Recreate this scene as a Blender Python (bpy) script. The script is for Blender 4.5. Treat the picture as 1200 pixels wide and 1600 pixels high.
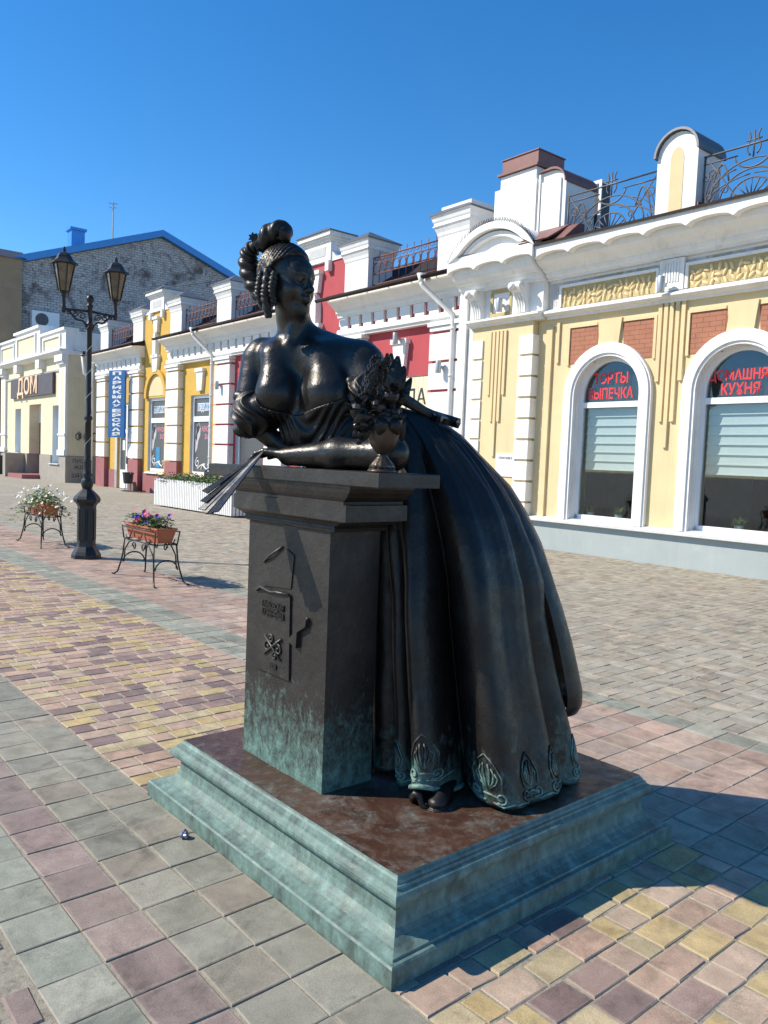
import bpy, math, random
import numpy as np
from mathutils import Vector, Matrix

# ---------------------------------------------------------------- camera, sky, sun
scene = bpy.context.scene
for o in list(bpy.data.objects):
    bpy.data.objects.remove(o)
COL = scene.collection
rnd = random.Random(7)
nrng = np.random.default_rng(11)

CAM_H = 1.55
RIGHT = np.array([0.65103, 0.75801, 0.03985])
DOWN = np.array([0.07522, -0.01204, -0.99710])
FWD = np.array([-0.75535, 0.65214, -0.06486])
RIGHT /= np.linalg.norm(RIGHT)
FWD -= RIGHT * (FWD @ RIGHT); FWD /= np.linalg.norm(FWD)
UPV = np.cross(RIGHT, FWD)
cd = bpy.data.cameras.new('camera')
cam = bpy.data.objects.new('camera', cd)
COL.objects.link(cam)
m = Matrix.Identity(4)
for i in range(3):
    m[i][0] = RIGHT[i]; m[i][1] = UPV[i]; m[i][2] = -FWD[i]
m[2][3] = CAM_H
cam.matrix_world = m
cd.sensor_fit = 'VERTICAL'; cd.sensor_height = 36.0; cd.sensor_width = 27.0
cd.lens = 1236.4 / 1600 * 36
cd.clip_start = 0.05; cd.clip_end = 2000
scene.camera = cam

SUN_EL = math.radians(40.5)
SUN_AZ = math.radians(48.0)          # direction the shadows run, measured from +X to +Y
world = bpy.data.worlds.new('World'); scene.world = world
world.use_nodes = True
wn = world.node_tree; wn.nodes.clear()
sky = wn.nodes.new('ShaderNodeTexSky'); sky.sky_type = 'NISHITA'; sky.sun_disc = False
sky.sun_elevation = SUN_EL
sky.sun_rotation = math.atan2(-math.cos(SUN_AZ), -math.sin(SUN_AZ))
sky.air_density = 1.0; sky.dust_density = 0.0; sky.ozone_density = 3.6; sky.altitude = 900
hs = wn.nodes.new('ShaderNodeHueSaturation'); hs.inputs['Saturation'].default_value = 1.3
bg = wn.nodes.new('ShaderNodeBackground'); bg.inputs['Strength'].default_value = 0.146
wo = wn.nodes.new('ShaderNodeOutputWorld')
wn.links.new(sky.outputs[0], hs.inputs['Color']); wn.links.new(hs.outputs[0], bg.inputs[0]); wn.links.new(bg.outputs[0], wo.inputs[0])

sl = bpy.data.lights.new('sun', 'SUN'); sl.energy = 4.75; sl.angle = math.radians(0.53); sl.color = (1.0, 0.925, 0.80)
sun = bpy.data.objects.new('sun', sl); COL.objects.link(sun)
LT = Vector((math.cos(SUN_AZ) * math.cos(SUN_EL), math.sin(SUN_AZ) * math.cos(SUN_EL), -math.sin(SUN_EL)))
sun.rotation_euler = LT.to_track_quat('-Z', 'Y').to_euler()
sun.location = (-8, -8, 12)
vs = scene.view_settings
vs.view_transform = 'Standard'; vs.look = 'None'; vs.exposure = 0.42; vs.gamma = 1.0; vs.use_curve_mapping = False
scene.render.engine = 'CYCLES'
scene.cycles.max_bounces = 6; scene.cycles.diffuse_bounces = 3; scene.cycles.glossy_bounces = 3
scene.cycles.transparent_max_bounces = 8; scene.cycles.caustics_reflective = False; scene.cycles.caustics_refractive = False

# helpers: a photograph point at a chosen horizontal distance -> world
RH = np.array([RIGHT[0], RIGHT[1]]); RH /= np.linalg.norm(RH)
FH = np.array([-RH[1], RH[0]])
FPX = 1236.4
def at(px, py, b):
    r = RIGHT * ((px - 600) / FPX) - UPV * ((py - 800) / FPX) + FWD
    k = b / (r[:2] @ FH)
    p = r * k; p[2] += CAM_H
    return p
def loc(px, py, b):                   # same, in (a right, b away, z) coordinates
    p = at(px, py, b)
    return np.array([p[:2] @ RH, b, p[2]])
def abz_to_world(V):
    V = np.asarray(V, float)
    out = np.empty_like(V)
    out[:, 0] = V[:, 0] * RH[0] + V[:, 1] * FH[0]
    out[:, 1] = V[:, 0] * RH[1] + V[:, 1] * FH[1]
    out[:, 2] = V[:, 2]
    return out

# ---------------------------------------------------------------- materials
MATS = {}
def nd(nt, t, **kw):
    n = nt.nodes.new(t)
    for k, v in kw.items():
        if k in n.inputs: n.inputs[k].default_value = v
        else: setattr(n, k, v)
    return n
def ramp(nt, stops, interp='LINEAR'):
    r = nt.nodes.new('ShaderNodeValToRGB'); r.color_ramp.interpolation = interp
    e = r.color_ramp.elements
    while len(e) < len(stops): e.new(0.5)
    for i, (p, c) in enumerate(stops):
        e[i].position = p
        e[i].color = (c, c, c, 1) if isinstance(c, (int, float)) else (*c, 1)
    return r
def mixc(nt, fac, a, b, mode='MIX'):
    x = nt.nodes.new('ShaderNodeMix'); x.data_type = 'RGBA'; x.blend_type = mode
    for sock, v in ((0, fac), (6, a), (7, b)):
        if isinstance(v, bpy.types.NodeSocket): nt.links.new(v, x.inputs[sock])
        elif sock == 0: x.inputs[0].default_value = v
        else: x.inputs[sock].default_value = (*v, 1) if len(v) == 3 else v
    return x.outputs[2]
def mathn(nt, op, a, b=0.0, c=None):
    x = nt.nodes.new('ShaderNodeMath'); x.operation = op
    for i, v in enumerate((a, b, c)):
        if v is None: continue
        if isinstance(v, bpy.types.NodeSocket): nt.links.new(v, x.inputs[i])
        else: x.inputs[i].default_value = v
    return x.outputs[0]
def new_mat(name):
    m = bpy.data.materials.new(name); m.use_nodes = True
    nt = m.node_tree; nt.nodes.clear()
    out = nt.nodes.new('ShaderNodeOutputMaterial'); p = nt.nodes.new('ShaderNodeBsdfPrincipled')
    nt.links.new(p.outputs[0], out.inputs[0])
    MATS[name] = m
    return m, nt, p
def noise(nt, vec, scale, detail=4, rough=0.55, dist=0.0):
    n = nd(nt, 'ShaderNodeTexNoise'); n.inputs['Scale'].default_value = scale
    n.inputs['Detail'].default_value = detail; n.inputs['Roughness'].default_value = rough
    n.inputs['Distortion'].default_value = dist
    if vec is not None: nt.links.new(vec, n.inputs['Vector'])
    return n.outputs['Fac']
def geom_pos(nt): return nt.nodes.new('ShaderNodeNewGeometry').outputs['Position']
def bump(nt, p, h, strength=0.3, dist=0.01):
    b = nd(nt, 'ShaderNodeBump'); b.inputs['Strength'].default_value = strength; b.inputs['Distance'].default_value = dist
    nt.links.new(h, b.inputs['Height']); nt.links.new(b.outputs[0], p.inputs['Normal'])
def plain(name, col, rough=0.6, metal=0.0, var=0.12, scale=4.0, dirt=None, bumps=0.0, bscale=60, spec=0.5, streak=None):
    m, nt, p = new_mat(name)
    pos = geom_pos(nt)
    f = noise(nt, pos, scale, 5, 0.6)
    r = ramp(nt, [(0.3, 1 - var), (0.7, 1 + var)])
    nt.links.new(f, r.inputs[0])
    c = mixc(nt, 1.0, (*col, 1), r.outputs[0], 'MULTIPLY')
    if dirt:
        f2 = noise(nt, pos, dirt[1], 6, 0.65, 0.4)
        r2 = ramp(nt, [(dirt[2], 0), (min(1, dirt[2] + 0.18), 1)]); nt.links.new(f2, r2.inputs[0])
        c = mixc(nt, mathn(nt, 'MULTIPLY', r2.outputs[0], dirt[3]), c, (*dirt[0], 1))
    if streak:                                  # rain streaks and patched paint: (colour, amount)
        mp = nd(nt, 'ShaderNodeMapping'); mp.inputs['Scale'].default_value = (9, 9, 0.55); nt.links.new(pos, mp.inputs[0])
        s1 = noise(nt, mp.outputs[0], 1.0, 6, 0.65, 0.2); r4 = ramp(nt, [(0.52, 0), (0.72, 1)]); nt.links.new(s1, r4.inputs[0])
        s2 = noise(nt, pos, 0.9, 4, 0.6, 0.6); r5 = ramp(nt, [(0.40, 0.15), (0.62, 1)]); nt.links.new(s2, r5.inputs[0])
        c = mixc(nt, mathn(nt, 'MULTIPLY', mathn(nt, 'MULTIPLY', r4.outputs[0], r5.outputs[0]), streak[1]), c, (*streak[0], 1))
        s3 = noise(nt, pos, 26, 3, 0.7, 1.5); r6 = ramp(nt, [(0.66, 0), (0.74, 1)]); nt.links.new(s3, r6.inputs[0])
        c = mixc(nt, mathn(nt, 'MULTIPLY', r6.outputs[0], streak[1] * .6), c, (*streak[0], 1))
    nt.links.new(c, p.inputs['Base Color'])
    p.inputs['Roughness'].default_value = rough; p.inputs['Metallic'].default_value = metal
    p.inputs['Specular IOR Level'].default_value = spec
    if bumps: bump(nt, p, noise(nt, pos, bscale, 4, 0.6), bumps, 0.004)
    return m
def gl(name): return MATS[name]

# ---------------------------------------------------------------- mesh builder
class MB:
    def __init__(s): s.v = []; s.f = []
    def add(s, V, F):
        n = len(s.v)
        s.v.extend([tuple(map(float, p)) for p in V]); s.f.extend([tuple(i + n for i in q) for q in F])
        return s
    def box(s, x0, x1, y0, y1, z0, z1):
        V = [(x, y, z) for z in (z0, z1) for y in (y0, y1) for x in (x0, x1)]
        return s.add(V, [(0, 2, 3, 1), (4, 5, 7, 6), (0, 1, 5, 4), (2, 6, 7, 3), (0, 4, 6, 2), (1, 3, 7, 5)])
    def obox(s, c, ax, ay, az):       # oriented box: centre and three half-axis vectors
        c, ax, ay, az = map(np.asarray, (c, ax, ay, az))
        V = [c + i * ax + j * ay + k * az for k in (-1, 1) for j in (-1, 1) for i in (-1, 1)]
        return s.add(V, [(0, 2, 3, 1), (4, 5, 7, 6), (0, 1, 5, 4), (2, 6, 7, 3), (0, 4, 6, 2), (1, 3, 7, 5)])
    def prism(s, P, f0, f1):          # P list of 2D points; f0/f1 map 2D -> 3D for the two ends
        n = len(P)
        V = [f0(*p) for p in P] + [f1(*p) for p in P]
        F = [tuple(range(n))[::-1], tuple(range(n, 2 * n))] + [(i, (i + 1) % n, n + (i + 1) % n, n + i) for i in range(n)]
        return s.add(V, F)
    def lathe(s, prof, c, n=24, ax=None, mod=None, cap=True):
        c = np.asarray(c, float)
        V = []; F = []
        for (r, z) in prof:
            for i in range(n):
                a = 2 * math.pi * i / n
                k = 1 if mod is None else mod(a, z)
                V.append(c + np.array([r * k * math.cos(a), r * k * math.sin(a), z]))
        for j in range(len(prof) - 1):
            for i in range(n):
                F.append((j * n + i, j * n + (i + 1) % n, (j + 1) * n + (i + 1) % n, (j + 1) * n + i))
        if cap:
            F.append(tuple(range(n))[::-1]); F.append(tuple((len(prof) - 1) * n + i for i in range(n)))
        return s.add(V, F)
    def tube(s, pts, r, n=6, cap=True):
        P = [np.asarray(p, float) for p in pts]
        N = len(P)
        R = r if hasattr(r, '__len__') else [r] * N
        V = []; F = []
        up = None
        for i in range(N):
            t = P[min(i + 1, N - 1)] - P[max(i - 1, 0)]
            L = np.linalg.norm(t); t = t / L if L > 1e-9 else np.array([0, 0, 1.0])
            if up is None:
                up = np.array([0, 0, 1.0]) if abs(t[2]) < 0.9 else np.array([1.0, 0, 0])
            x = np.cross(up, t); x /= max(np.linalg.norm(x), 1e-9)
            y = np.cross(t, x); up = y
            for k in range(n):
                a = 2 * math.pi * k / n
                V.append(P[i] + R[i] * (math.cos(a) * x + math.sin(a) * y))
        for i in range(N - 1):
            for k in range(n):
                F.append((i * n + k, i * n + (k + 1) % n, (i + 1) * n + (k + 1) % n, (i + 1) * n + k))
        if cap:
            F.append(tuple(range(n))[::-1]); F.append(tuple((N - 1) * n + k for k in range(n)))
        return s.add(V, F)
    def ell(s, c, r, n=10, m=7, rot=None):
        c = np.asarray(c, float); V = []; F = []
        for j in range(m + 1):
            t = math.pi * j / m
            for i in range(n):
                a = 2 * math.pi * i / n
                q = np.array([r[0] * math.sin(t) * math.cos(a), r[1] * math.sin(t) * math.sin(a), r[2] * math.cos(t)])
                if rot is not None: q = rot @ q
                V.append(c + q)
        for j in range(m):
            for i in range(n):
                F.append((j * n + i, (j + 1) * n + i, (j + 1) * n + (i + 1) % n, j * n + (i + 1) % n))
        return s.add(V, F)
    def leaf(s, base, d, nrm, L, W, curl=0.25, seg=3):
        base, d, nrm = map(lambda q: np.asarray(q, float), (base, d, nrm))
        d = d / np.linalg.norm(d); sd = np.cross(d, nrm); sd /= max(np.linalg.norm(sd), 1e-6); nn = np.cross(sd, d)
        V = []; F = []
        for i in range(seg + 1):
            t = i / seg
            w = W * math.sin(math.pi * (0.12 + 0.85 * t)) * 0.5
            c = base + d * L * t - nn * (curl * L * t * t)
            V += [c - sd * w, c + sd * w]
        for i in range(seg): F.append((2 * i, 2 * i + 1, 2 * i + 3, 2 * i + 2))
        return s.add(V, F)
    def mesh(s, name, smooth=False):
        me = bpy.data.meshes.new(name)
        me.from_pydata(s.v, [], s.f)
        if smooth: me.polygons.foreach_set('use_smooth', [True] * len(me.polygons))
        me.update()
        return me
    def build(s, name, mat, parent=None, smooth=False, **kw):
        me = s.mesh(name, smooth)
        return link(name, me, mat, parent, **kw)

def link(name, me, mat, parent=None, loc=None, label=None, cat=None, group=None, kind=None):
    o = bpy.data.objects.new(name, me)
    if mat is not None and me is not None:
        mt = MATS[mat] if isinstance(mat, str) else mat
        if len(me.materials) == 0: me.materials.append(mt)
    COL.objects.link(o)
    if parent is not None: o.parent = parent
    if loc is not None: o.location = loc
    tag(o, label, cat, group, kind)
    return o
def tag(o, label=None, cat=None, group=None, kind=None):
    if label: o['label'] = label
    if cat: o['category'] = cat
    if group: o['group'] = group
    if kind: o['kind'] = kind
    return o
def thing(name, label, cat, loc=(0, 0, 0), rz=0.0, group=None):
    o = bpy.data.objects.new(name, None); COL.objects.link(o)
    o.empty_display_size = 0.1
    o.location = loc; o.rotation_euler = (0, 0, rz)
    return tag(o, label, cat, group)
def copy_tree(o, parent=None):
    c = o.copy(); COL.objects.link(c); c.parent = parent
    for ch in list(o.children): copy_tree(ch, c)
    return c
def text_mesh(body, size, extrude=0.0, bold=0.0, width=None, vertical=False, shear=0.0):
    c = bpy.data.curves.new('lettering', 'FONT'); c.body = body; c.size = size
    c.align_x = 'CENTER'; c.align_y = 'CENTER'; c.extrude = extrude; c.offset = bold; c.shear = shear
    c.resolution_u = 4; c.space_line = 0.95
    o = bpy.data.objects.new('lettering', c); COL.objects.link(o)
    bpy.context.view_layer.update()
    me = bpy.data.meshes.new_from_object(o.evaluated_get(bpy.context.evaluated_depsgraph_get()))
    bpy.data.objects.remove(o); bpy.data.curves.remove(c)
    me.materials.clear()
    if width and len(me.vertices):
        co = np.empty(len(me.vertices) * 3); me.vertices.foreach_get('co', co); co = co.reshape(-1, 3)
        w = co[:, 0].max() - co[:, 0].min()
        co[:, 0] *= width / w
        me.vertices.foreach_set('co', co.ravel())
    return me

# facade frame: x along the row of houses, -y towards the street
TILT = math.radians(1.6)
FO = np.array([0.0, 11.84])
FES = np.array([math.cos(TILT), -math.sin(TILT)]); FNN = np.array([-math.sin(TILT), -math.cos(TILT)])
def fpt(s, d, z=0.0):
    p = FO + FES * s + FNN * d
    return (p[0], p[1], z)
class FB(MB):                          # boxes in facade coordinates (s, d towards street, z) of a thing based at s0
    def __init__(s, s0=0.0): super().__init__(); s.s0 = s0
    def b(s, a0, a1, d0, d1, z0, z1): return s.box(a0 - s.s0, a1 - s.s0, -d1, -d0, z0, z1)
    def mold(s, a0, a1, prof):         # (d,z) profile swept along the facade
        return s.prism(prof, lambda d, z: (a0 - s.s0, -d, z), lambda d, z: (a1 - s.s0, -d, z))
    def plate(s, poly, d0, d1):        # (s,z) outline with thickness d0..d1
        return s.prism(poly, lambda a, z: (a - s.s0, -d1, z), lambda a, z: (a - s.s0, -d0, z))
    def archwall(s, sc, r, zs, a0, a1, ztop, d0, d1, n=20):   # wall above an arched opening, between a0 and a1
        for i in range(n):
            t0 = math.pi * (1 - i / n); t1 = math.pi * (1 - (i + 1) / n)
            x0, y0 = sc + r * math.cos(t0), zs + r * math.sin(t0); x1, y1 = sc + r * math.cos(t1), zs + r * math.sin(t1)
            s.plate([(x0, y0), (x1, y1), (x1, ztop), (x0, ztop)], d0, d1)
        if a0 < sc - r - 1e-4: s.b(a0, sc - r, d0, d1, zs, ztop)
        if a1 > sc + r + 1e-4: s.b(sc + r, a1, d0, d1, zs, ztop)
        return s
    def archband(s, sc, r0, r1, zs, zb, d0, d1, n=24):        # band r0..r1 round an arched opening
        P = [(sc - r1, zb)] + [(sc + r1 * math.cos(math.pi * (1 - i / n)), zs + r1 * math.sin(math.pi * (1 - i / n))) for i in range(n + 1)] + [(sc + r1, zb)]
        Q = [(sc - r0, zb)] + [(sc + r0 * math.cos(math.pi * (1 - i / n)), zs + r0 * math.sin(math.pi * (1 - i / n))) for i in range(n + 1)] + [(sc + r0, zb)]
        for i in range(len(P) - 1): s.plate([Q[i], Q[i + 1], P[i + 1], P[i]], d0, d1)
        return s
def fthing(name, label, cat, s0, d0=0.0, z0=0.0, group=None):
    return thing(name, label, cat, fpt(s0, d0, z0), -TILT, group)
# ---------------------------------------------------------------- paving
def rand_id(nt):
    oi = nt.nodes.new('ShaderNodeObjectInfo'); g = nt.nodes.new('ShaderNodeNewGeometry')
    return mathn(nt, 'FRACT', mathn(nt, 'ADD', oi.outputs['Random'], g.outputs['Random Per Island'])), g.outputs['Position']
def paver_mat(name, palette, rough=0.82, speck=0.35, blotch=0.22, dust=0.25, piece_var=0.18, edge=False):
    if not edge: paver_mat(name + '_near', palette, rough, speck, blotch, dust, piece_var, True)
    m, nt, p = new_mat(name)
    rid, pos = rand_id(nt)
    n = len(palette)
    r = ramp(nt, [(i / n, c) for i, c in enumerate(palette)], 'CONSTANT'); nt.links.new(rid, r.inputs[0])
    v = mathn(nt, 'FRACT', mathn(nt, 'MULTIPLY', rid, 17.31))
    vv = mathn(nt, 'ADD', mathn(nt, 'MULTIPLY', v, 2 * piece_var), 1 - piece_var)
    cx = nt.nodes.new('ShaderNodeCombineXYZ')
    for i in range(3): nt.links.new(vv, cx.inputs[i])
    c = mixc(nt, 1.0, r.outputs[0], cx.outputs[0], 'MULTIPLY')
    # cloudy stains, traffic dust, fine aggregate
    b1 = noise(nt, pos, 9.0, 5, 0.65, 0.3); rb = ramp(nt, [(0.32, 1 - blotch), (0.68, 1 + blotch)]); nt.links.new(b1, rb.inputs[0])
    c = mixc(nt, 1.0, c, rb.outputs[0], 'MULTIPLY')
    b2 = noise(nt, pos, 1.3, 6, 0.6, 0.5); rd = ramp(nt, [(0.42, 0.0), (0.68, dust)]); nt.links.new(b2, rd.inputs[0])
    c = mixc(nt, rd.outputs[0], c, (0.36, 0.32, 0.255, 1))
    b3 = noise(nt, pos, 260.0, 2, 0.6); rs = ramp(nt, [(0.33, 0.72), (0.5, 1.0), (0.62, 1.0), (0.72, 1.0 + speck)]); nt.links.new(b3, rs.inputs[0])
    c = mixc(nt, 1.0, c, rs.outputs[0], 'MULTIPLY')
    b4 = noise(nt, pos, 24.0, 3, 0.5, 0.8); rk = ramp(nt, [(0.2, 0.62), (0.34, 1.0)]); nt.links.new(b4, rk.inputs[0])
    c = mixc(nt, 1.0, c, rk.outputs[0], 'MULTIPLY')
    # trodden dark stains that cross the joints, gum spots
    b5 = noise(nt, pos, 2.6, 6, 0.7, 1.2); r5 = ramp(nt, [(0.30, 0.58), (0.48, 1.0)]); nt.links.new(b5, r5.inputs[0])
    c = mixc(nt, 1.0, c, r5.outputs[0], 'MULTIPLY')
    if edge:                                    # sand rubbed into the rim of each block
        tc = nt.nodes.new('ShaderNodeTexCoord'); sp = nt.nodes.new('ShaderNodeSeparateXYZ'); nt.links.new(tc.outputs['Generated'], sp.inputs[0])
        ex = mathn(nt, 'ABSOLUTE', mathn(nt, 'SUBTRACT', sp.outputs[0], 0.5)); ey = mathn(nt, 'ABSOLUTE', mathn(nt, 'SUBTRACT', sp.outputs[1], 0.5))
        em = mathn(nt, 'ADD', mathn(nt, 'MAXIMUM', ex, ey), mathn(nt, 'MULTIPLY', mathn(nt, 'SUBTRACT', noise(nt, pos, 30, 4, 0.7), 0.5), 0.22))
        re = ramp(nt, [(0.42, 0.0), (0.50, 0.42)]); nt.links.new(em, re.inputs[0])
        c = mixc(nt, re.outputs[0], c, (0.37, 0.33, 0.26, 1))
    nt.links.new(c, p.inputs['Base Color']); p.inputs['Roughness'].default_value = rough
    p.inputs['Specular IOR Level'].default_value = 0.3
    hgt = mathn(nt, 'ADD', mathn(nt, 'MULTIPLY', b3, 0.6), mathn(nt, 'MULTIPLY', b1, 1.2))
    bump(nt, p, hgt, 0.45, 0.003)
    return m
GREY = [(0.262, 0.246, 0.19), (0.245, 0.235, 0.185), (0.285, 0.255, 0.195), (0.255, 0.246, 0.193), (0.295, 0.252, 0.195)]
paver_mat('tile_grey', GREY)
paver_mat('tile_green', [(0.275, 0.285, 0.225), (0.26, 0.268, 0.21), (0.295, 0.29, 0.228)])
paver_mat('tile_purple', [(0.27, 0.20, 0.175), (0.25, 0.19, 0.165), (0.30, 0.225, 0.19)], dust=0.2)
paver_mat('tile_red', [(0.40, 0.275, 0.21), (0.37, 0.26, 0.20), (0.42, 0.305, 0.235), (0.39, 0.27, 0.215), (0.36, 0.275, 0.225)])
paver_mat('brick_mixed', [(0.45, 0.345, 0.17), (0.44, 0.30, 0.215), (0.225, 0.155, 0.14), (0.45, 0.335, 0.245), (0.24, 0.165, 0.145),
                          (0.42, 0.285, 0.21), (0.46, 0.37, 0.22), (0.31, 0.215, 0.18), (0.43, 0.31, 0.23), (0.46, 0.34, 0.165)], dust=0.14, piece_var=0.1)
paver_mat('paver_field', [(0.36, 0.315, 0.235), (0.34, 0.305, 0.24), (0.38, 0.32, 0.235), (0.35, 0.32, 0.25), (0.33, 0.28, 0.215)], dust=0.55)
paver_mat('brick_purple', [(0.21, 0.16, 0.145), (0.24, 0.18, 0.155), (0.20, 0.165, 0.15)], dust=0.15)

m, nt, p = new_mat('bedding_sand')
pos = geom_pos(nt)
c1 = noise(nt, pos, 40, 6, 0.7); r1 = ramp(nt, [(0.3, (0.16, 0.14, 0.11)), (0.5, (0.30, 0.265, 0.20)), (0.7, (0.38, 0.34, 0.26))]); nt.links.new(c1, r1.inputs[0])
nt.links.new(r1.outputs[0], p.inputs['Base Color']); p.inputs['Roughness'].default_value = 0.95
bump(nt, p, noise(nt, pos, 180, 4, 0.7), 0.6, 0.006)

m, nt, p = new_mat('far_paving')
pos = geom_pos(nt)
bt = nd(nt, 'ShaderNodeTexBrick'); bt.inputs['Scale'].default_value = 1.0
for k, v in (('Color1', (0.35, 0.31, 0.235, 1)), ('Color2', (0.31, 0.28, 0.22, 1)), ('Mortar', (0.2, 0.18, 0.14, 1))): bt.inputs[k].default_value = v
bt.inputs['Brick Width'].default_value = 0.2; bt.inputs['Row Height'].default_value = 0.1; bt.inputs['Mortar Size'].default_value = 0.006
nt.links.new(pos, bt.inputs['Vector'])
c1 = noise(nt, pos, 0.6, 6, 0.6, 0.4); r1 = ramp(nt, [(0.3, 0.85), (0.7, 1.12)]); nt.links.new(c1, r1.inputs[0])
nt.links.new(mixc(nt, 1.0, bt.outputs[0], r1.outputs[0], 'MULTIPLY'), p.inputs['Base Color']); p.inputs['Roughness'].default_value = 0.85

g = MB(); g.add([(-700, -300, -0.02), (300, -300, -0.02), (300, 500, -0.02), (-700, 500, -0.02)], [(0, 1, 2, 3)])
ground = g.build('ground', 'far_paving', kind='structure')
g = MB(); g.add([(-26, -2.2, -0.005), (3.0, -2.2, -0.005), (3.0, 12.6, -0.005), (-26, 12.6, -0.005)], [(0, 1, 2, 3)])
pavement = g.build('pavement', 'bedding_sand', kind='structure')

def paver_geo(lx, ly, bev=0.006, hgt=0.0):
    a, b = lx / 2, ly / 2
    V = []
    for (i, z) in ((bev, hgt), (bev * 0.25, hgt - bev * 0.75), (0.0, -0.012)):
        V += [(-a + i, -b + i, z), (a - i, -b + i, z), (a - i, b - i, z), (-a + i, b - i, z)]
    F = [(0, 1, 2, 3)]
    for k in (0, 4):
        for i in range(4):
            j = (i + 1) % 4
            F.append((k + i, k + 4 + i, k + 4 + j, k + j))
    return np.array(V), F
PIECE_MESH = {}
def lay(items, name, matname, limit, gap=0.0048, bev=0.0026):
    """items: (x centre, y centre, size x, size y). Nearest ones single objects, the rest one joined part."""
    def key(t):
        v = np.array([t[0], t[1], -CAM_H]); w = v @ FWD
        if w < .2: return (1, t[0] ** 2 + t[1] ** 2)
        px, py = 600 + FPX * (v @ RIGHT) / w, 800 - FPX * (v @ UPV) / w
        return (0 if -40 < px < 1240 and py < 1640 else 1, t[0] ** 2 + t[1] ** 2)
    items = sorted(items, key=key)
    rest = items[limit:]
    for (x, y, lx, ly) in items[:limit]:
        key = (matname, round(lx, 3), round(ly, 3), rnd.randrange(6))
        if key not in PIECE_MESH:
            V, F = paver_geo(lx - gap, ly - gap, bev)
            V[:4, :2] *= 1 - .012 * nrng.random((4, 1)); V[:8, :2] += nrng.normal(0, .0008, (8, 2))   # worn, slightly chipped corners
            if rnd.random() < .35: k_ = rnd.randrange(4); V[k_, :2] *= .93; V[4 + k_, :2] *= .955; V[4 + k_, 2] -= .004
            me = bpy.data.meshes.new(name); me.from_pydata(V.tolist(), [], F); me.materials.append(MATS[matname + '_near']); PIECE_MESH[key] = me
        o = bpy.data.objects.new(name, PIECE_MESH[key]); COL.objects.link(o); o.parent = pavement
        o.location = (x + rnd.uniform(-.0015, .0015), y + rnd.uniform(-.0015, .0015), rnd.uniform(-.0025, .0015))
        o.rotation_euler = (rnd.uniform(-.007, .007), rnd.uniform(-.007, .007), rnd.uniform(-.010, .010))
    if rest:
        Vs = []; Fs = []; n = 0
        for (x, y, lx, ly) in rest:
            V, F = paver_geo(lx - gap, ly - gap, bev)
            V = V + [x + rnd.uniform(-.0015, .0015), y + rnd.uniform(-.0015, .0015), rnd.uniform(-.0015, .001)]
            Vs.append(V); Fs += [tuple(i + n for i in q) for q in F]; n += len(V)
        me = bpy.data.meshes.new(name + '_area'); me.from_pydata(np.concatenate(Vs).tolist(), [], Fs); me.materials.append(MATS[matname])
        o = bpy.data.objects.new(name + '_area', me); COL.objects.link(o); o.parent = pavement; o['kind'] = 'stuff'

BASE_X = (-3.315, -1.635); BASE_Y = (1.513, 3.087)
def in_base(x, y): return BASE_X[0] + 0.04 < x < BASE_X[1] - 0.04 and BASE_Y[0] + 0.03 < y < BASE_Y[1] - 0.03
cols = {'tile_grey': [], 'tile_green': [], 'tile_purple': [], 'tile_red': []}
near = [(0.808, 'tile_green'), (1.008, 'tile_purple'), (1.21, 'tile_grey'), (1.412, 'tile_grey')]
far = [(3.188, 'tile_green'), (3.389, 'tile_green')] + [(3.59 + 0.198 * k, 'tile_red') for k in range(5)] + [(4.58, 'tile_green')]
for i in range(130):
    x = 1.04 - 0.2 * i
    for y, k in near:
        kk = k
        if y > 1.1 and rnd.random() < 0.03: kk = 'tile_purple' if x > -2.4 else k
        cols[kk].append((x, y, 0.2, 0.2012))
    for y, k in far: cols[k].append((x + 0.11, y, 0.2, 0.2))
lims = {'tile_grey': 90, 'tile_green': 110, 'tile_purple': 40, 'tile_red': 60}
for k, it in cols.items(): lay(it, 'tile', k, lims[k])
# coloured courses between the grey borders
mixed = []
i = 0
x = 1.95
while x > -24:
    y = 1.518; end = 3.083
    while end - y > 0.02:
        L = rnd.choice([0.18, 0.18, 0.12, 0.12, 0.09, 0.18])
        if end - y - L < 0.07: L = end - y
        if L > 0.26: L = 0.13
        if not in_base(x, y + L / 2): mixed.append((x, y + L / 2, 0.12, L))
        y += L
    x -= 0.1205
mixed = [q for q in mixed if True]
lay(mixed, 'brick', 'brick_mixed', 300, 0.0045, 0.0045)
# loose dark bricks on the near edge, some missing
loose = []
for i in range(80):
    for j in range(9):
        x = 1.0 - 0.1 * 2 * i * 0.5; y = 0.655 - 0.1 * j
        xx = 1.0 - 0.2 * i + (0.1 if j % 2 else 0.0)
        if i * 0.2 > 9: continue
        if (-2.47 < xx < -2.32 and y > 0.6) or (-3.95 < xx < -3.80 and y > 0.6): continue
        loose.append((xx, y, 0.2 if rnd.random() < 0.99 else 0.19, 0.1))
lay(loose, 'edge_brick', 'brick_purple', 120, 0.009, 0.014)
# basket-weave field up to the houses
field = []
nx = int(24.5 / 0.2); ny = int((11.9 - 4.68) / 0.2) + 1
for i in range(nx):
    for j in range(ny):
        cx = 1.0 - 0.2 * i; cy = 4.782 + 0.2 * j
        if cy > 12.0 - 0.028 * (cx + 5.0) : continue
        if (i + j) % 2 == 0:
            field += [(cx - 0.05, cy, 0.1, 0.2), (cx + 0.05, cy, 0.1, 0.2)]
        else:
            field += [(cx, cy - 0.05, 0.2, 0.1), (cx, cy + 0.05, 0.2, 0.1)]
lay(field, 'paver', 'paver_field', 300, 0.0036, 0.0015)
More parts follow.
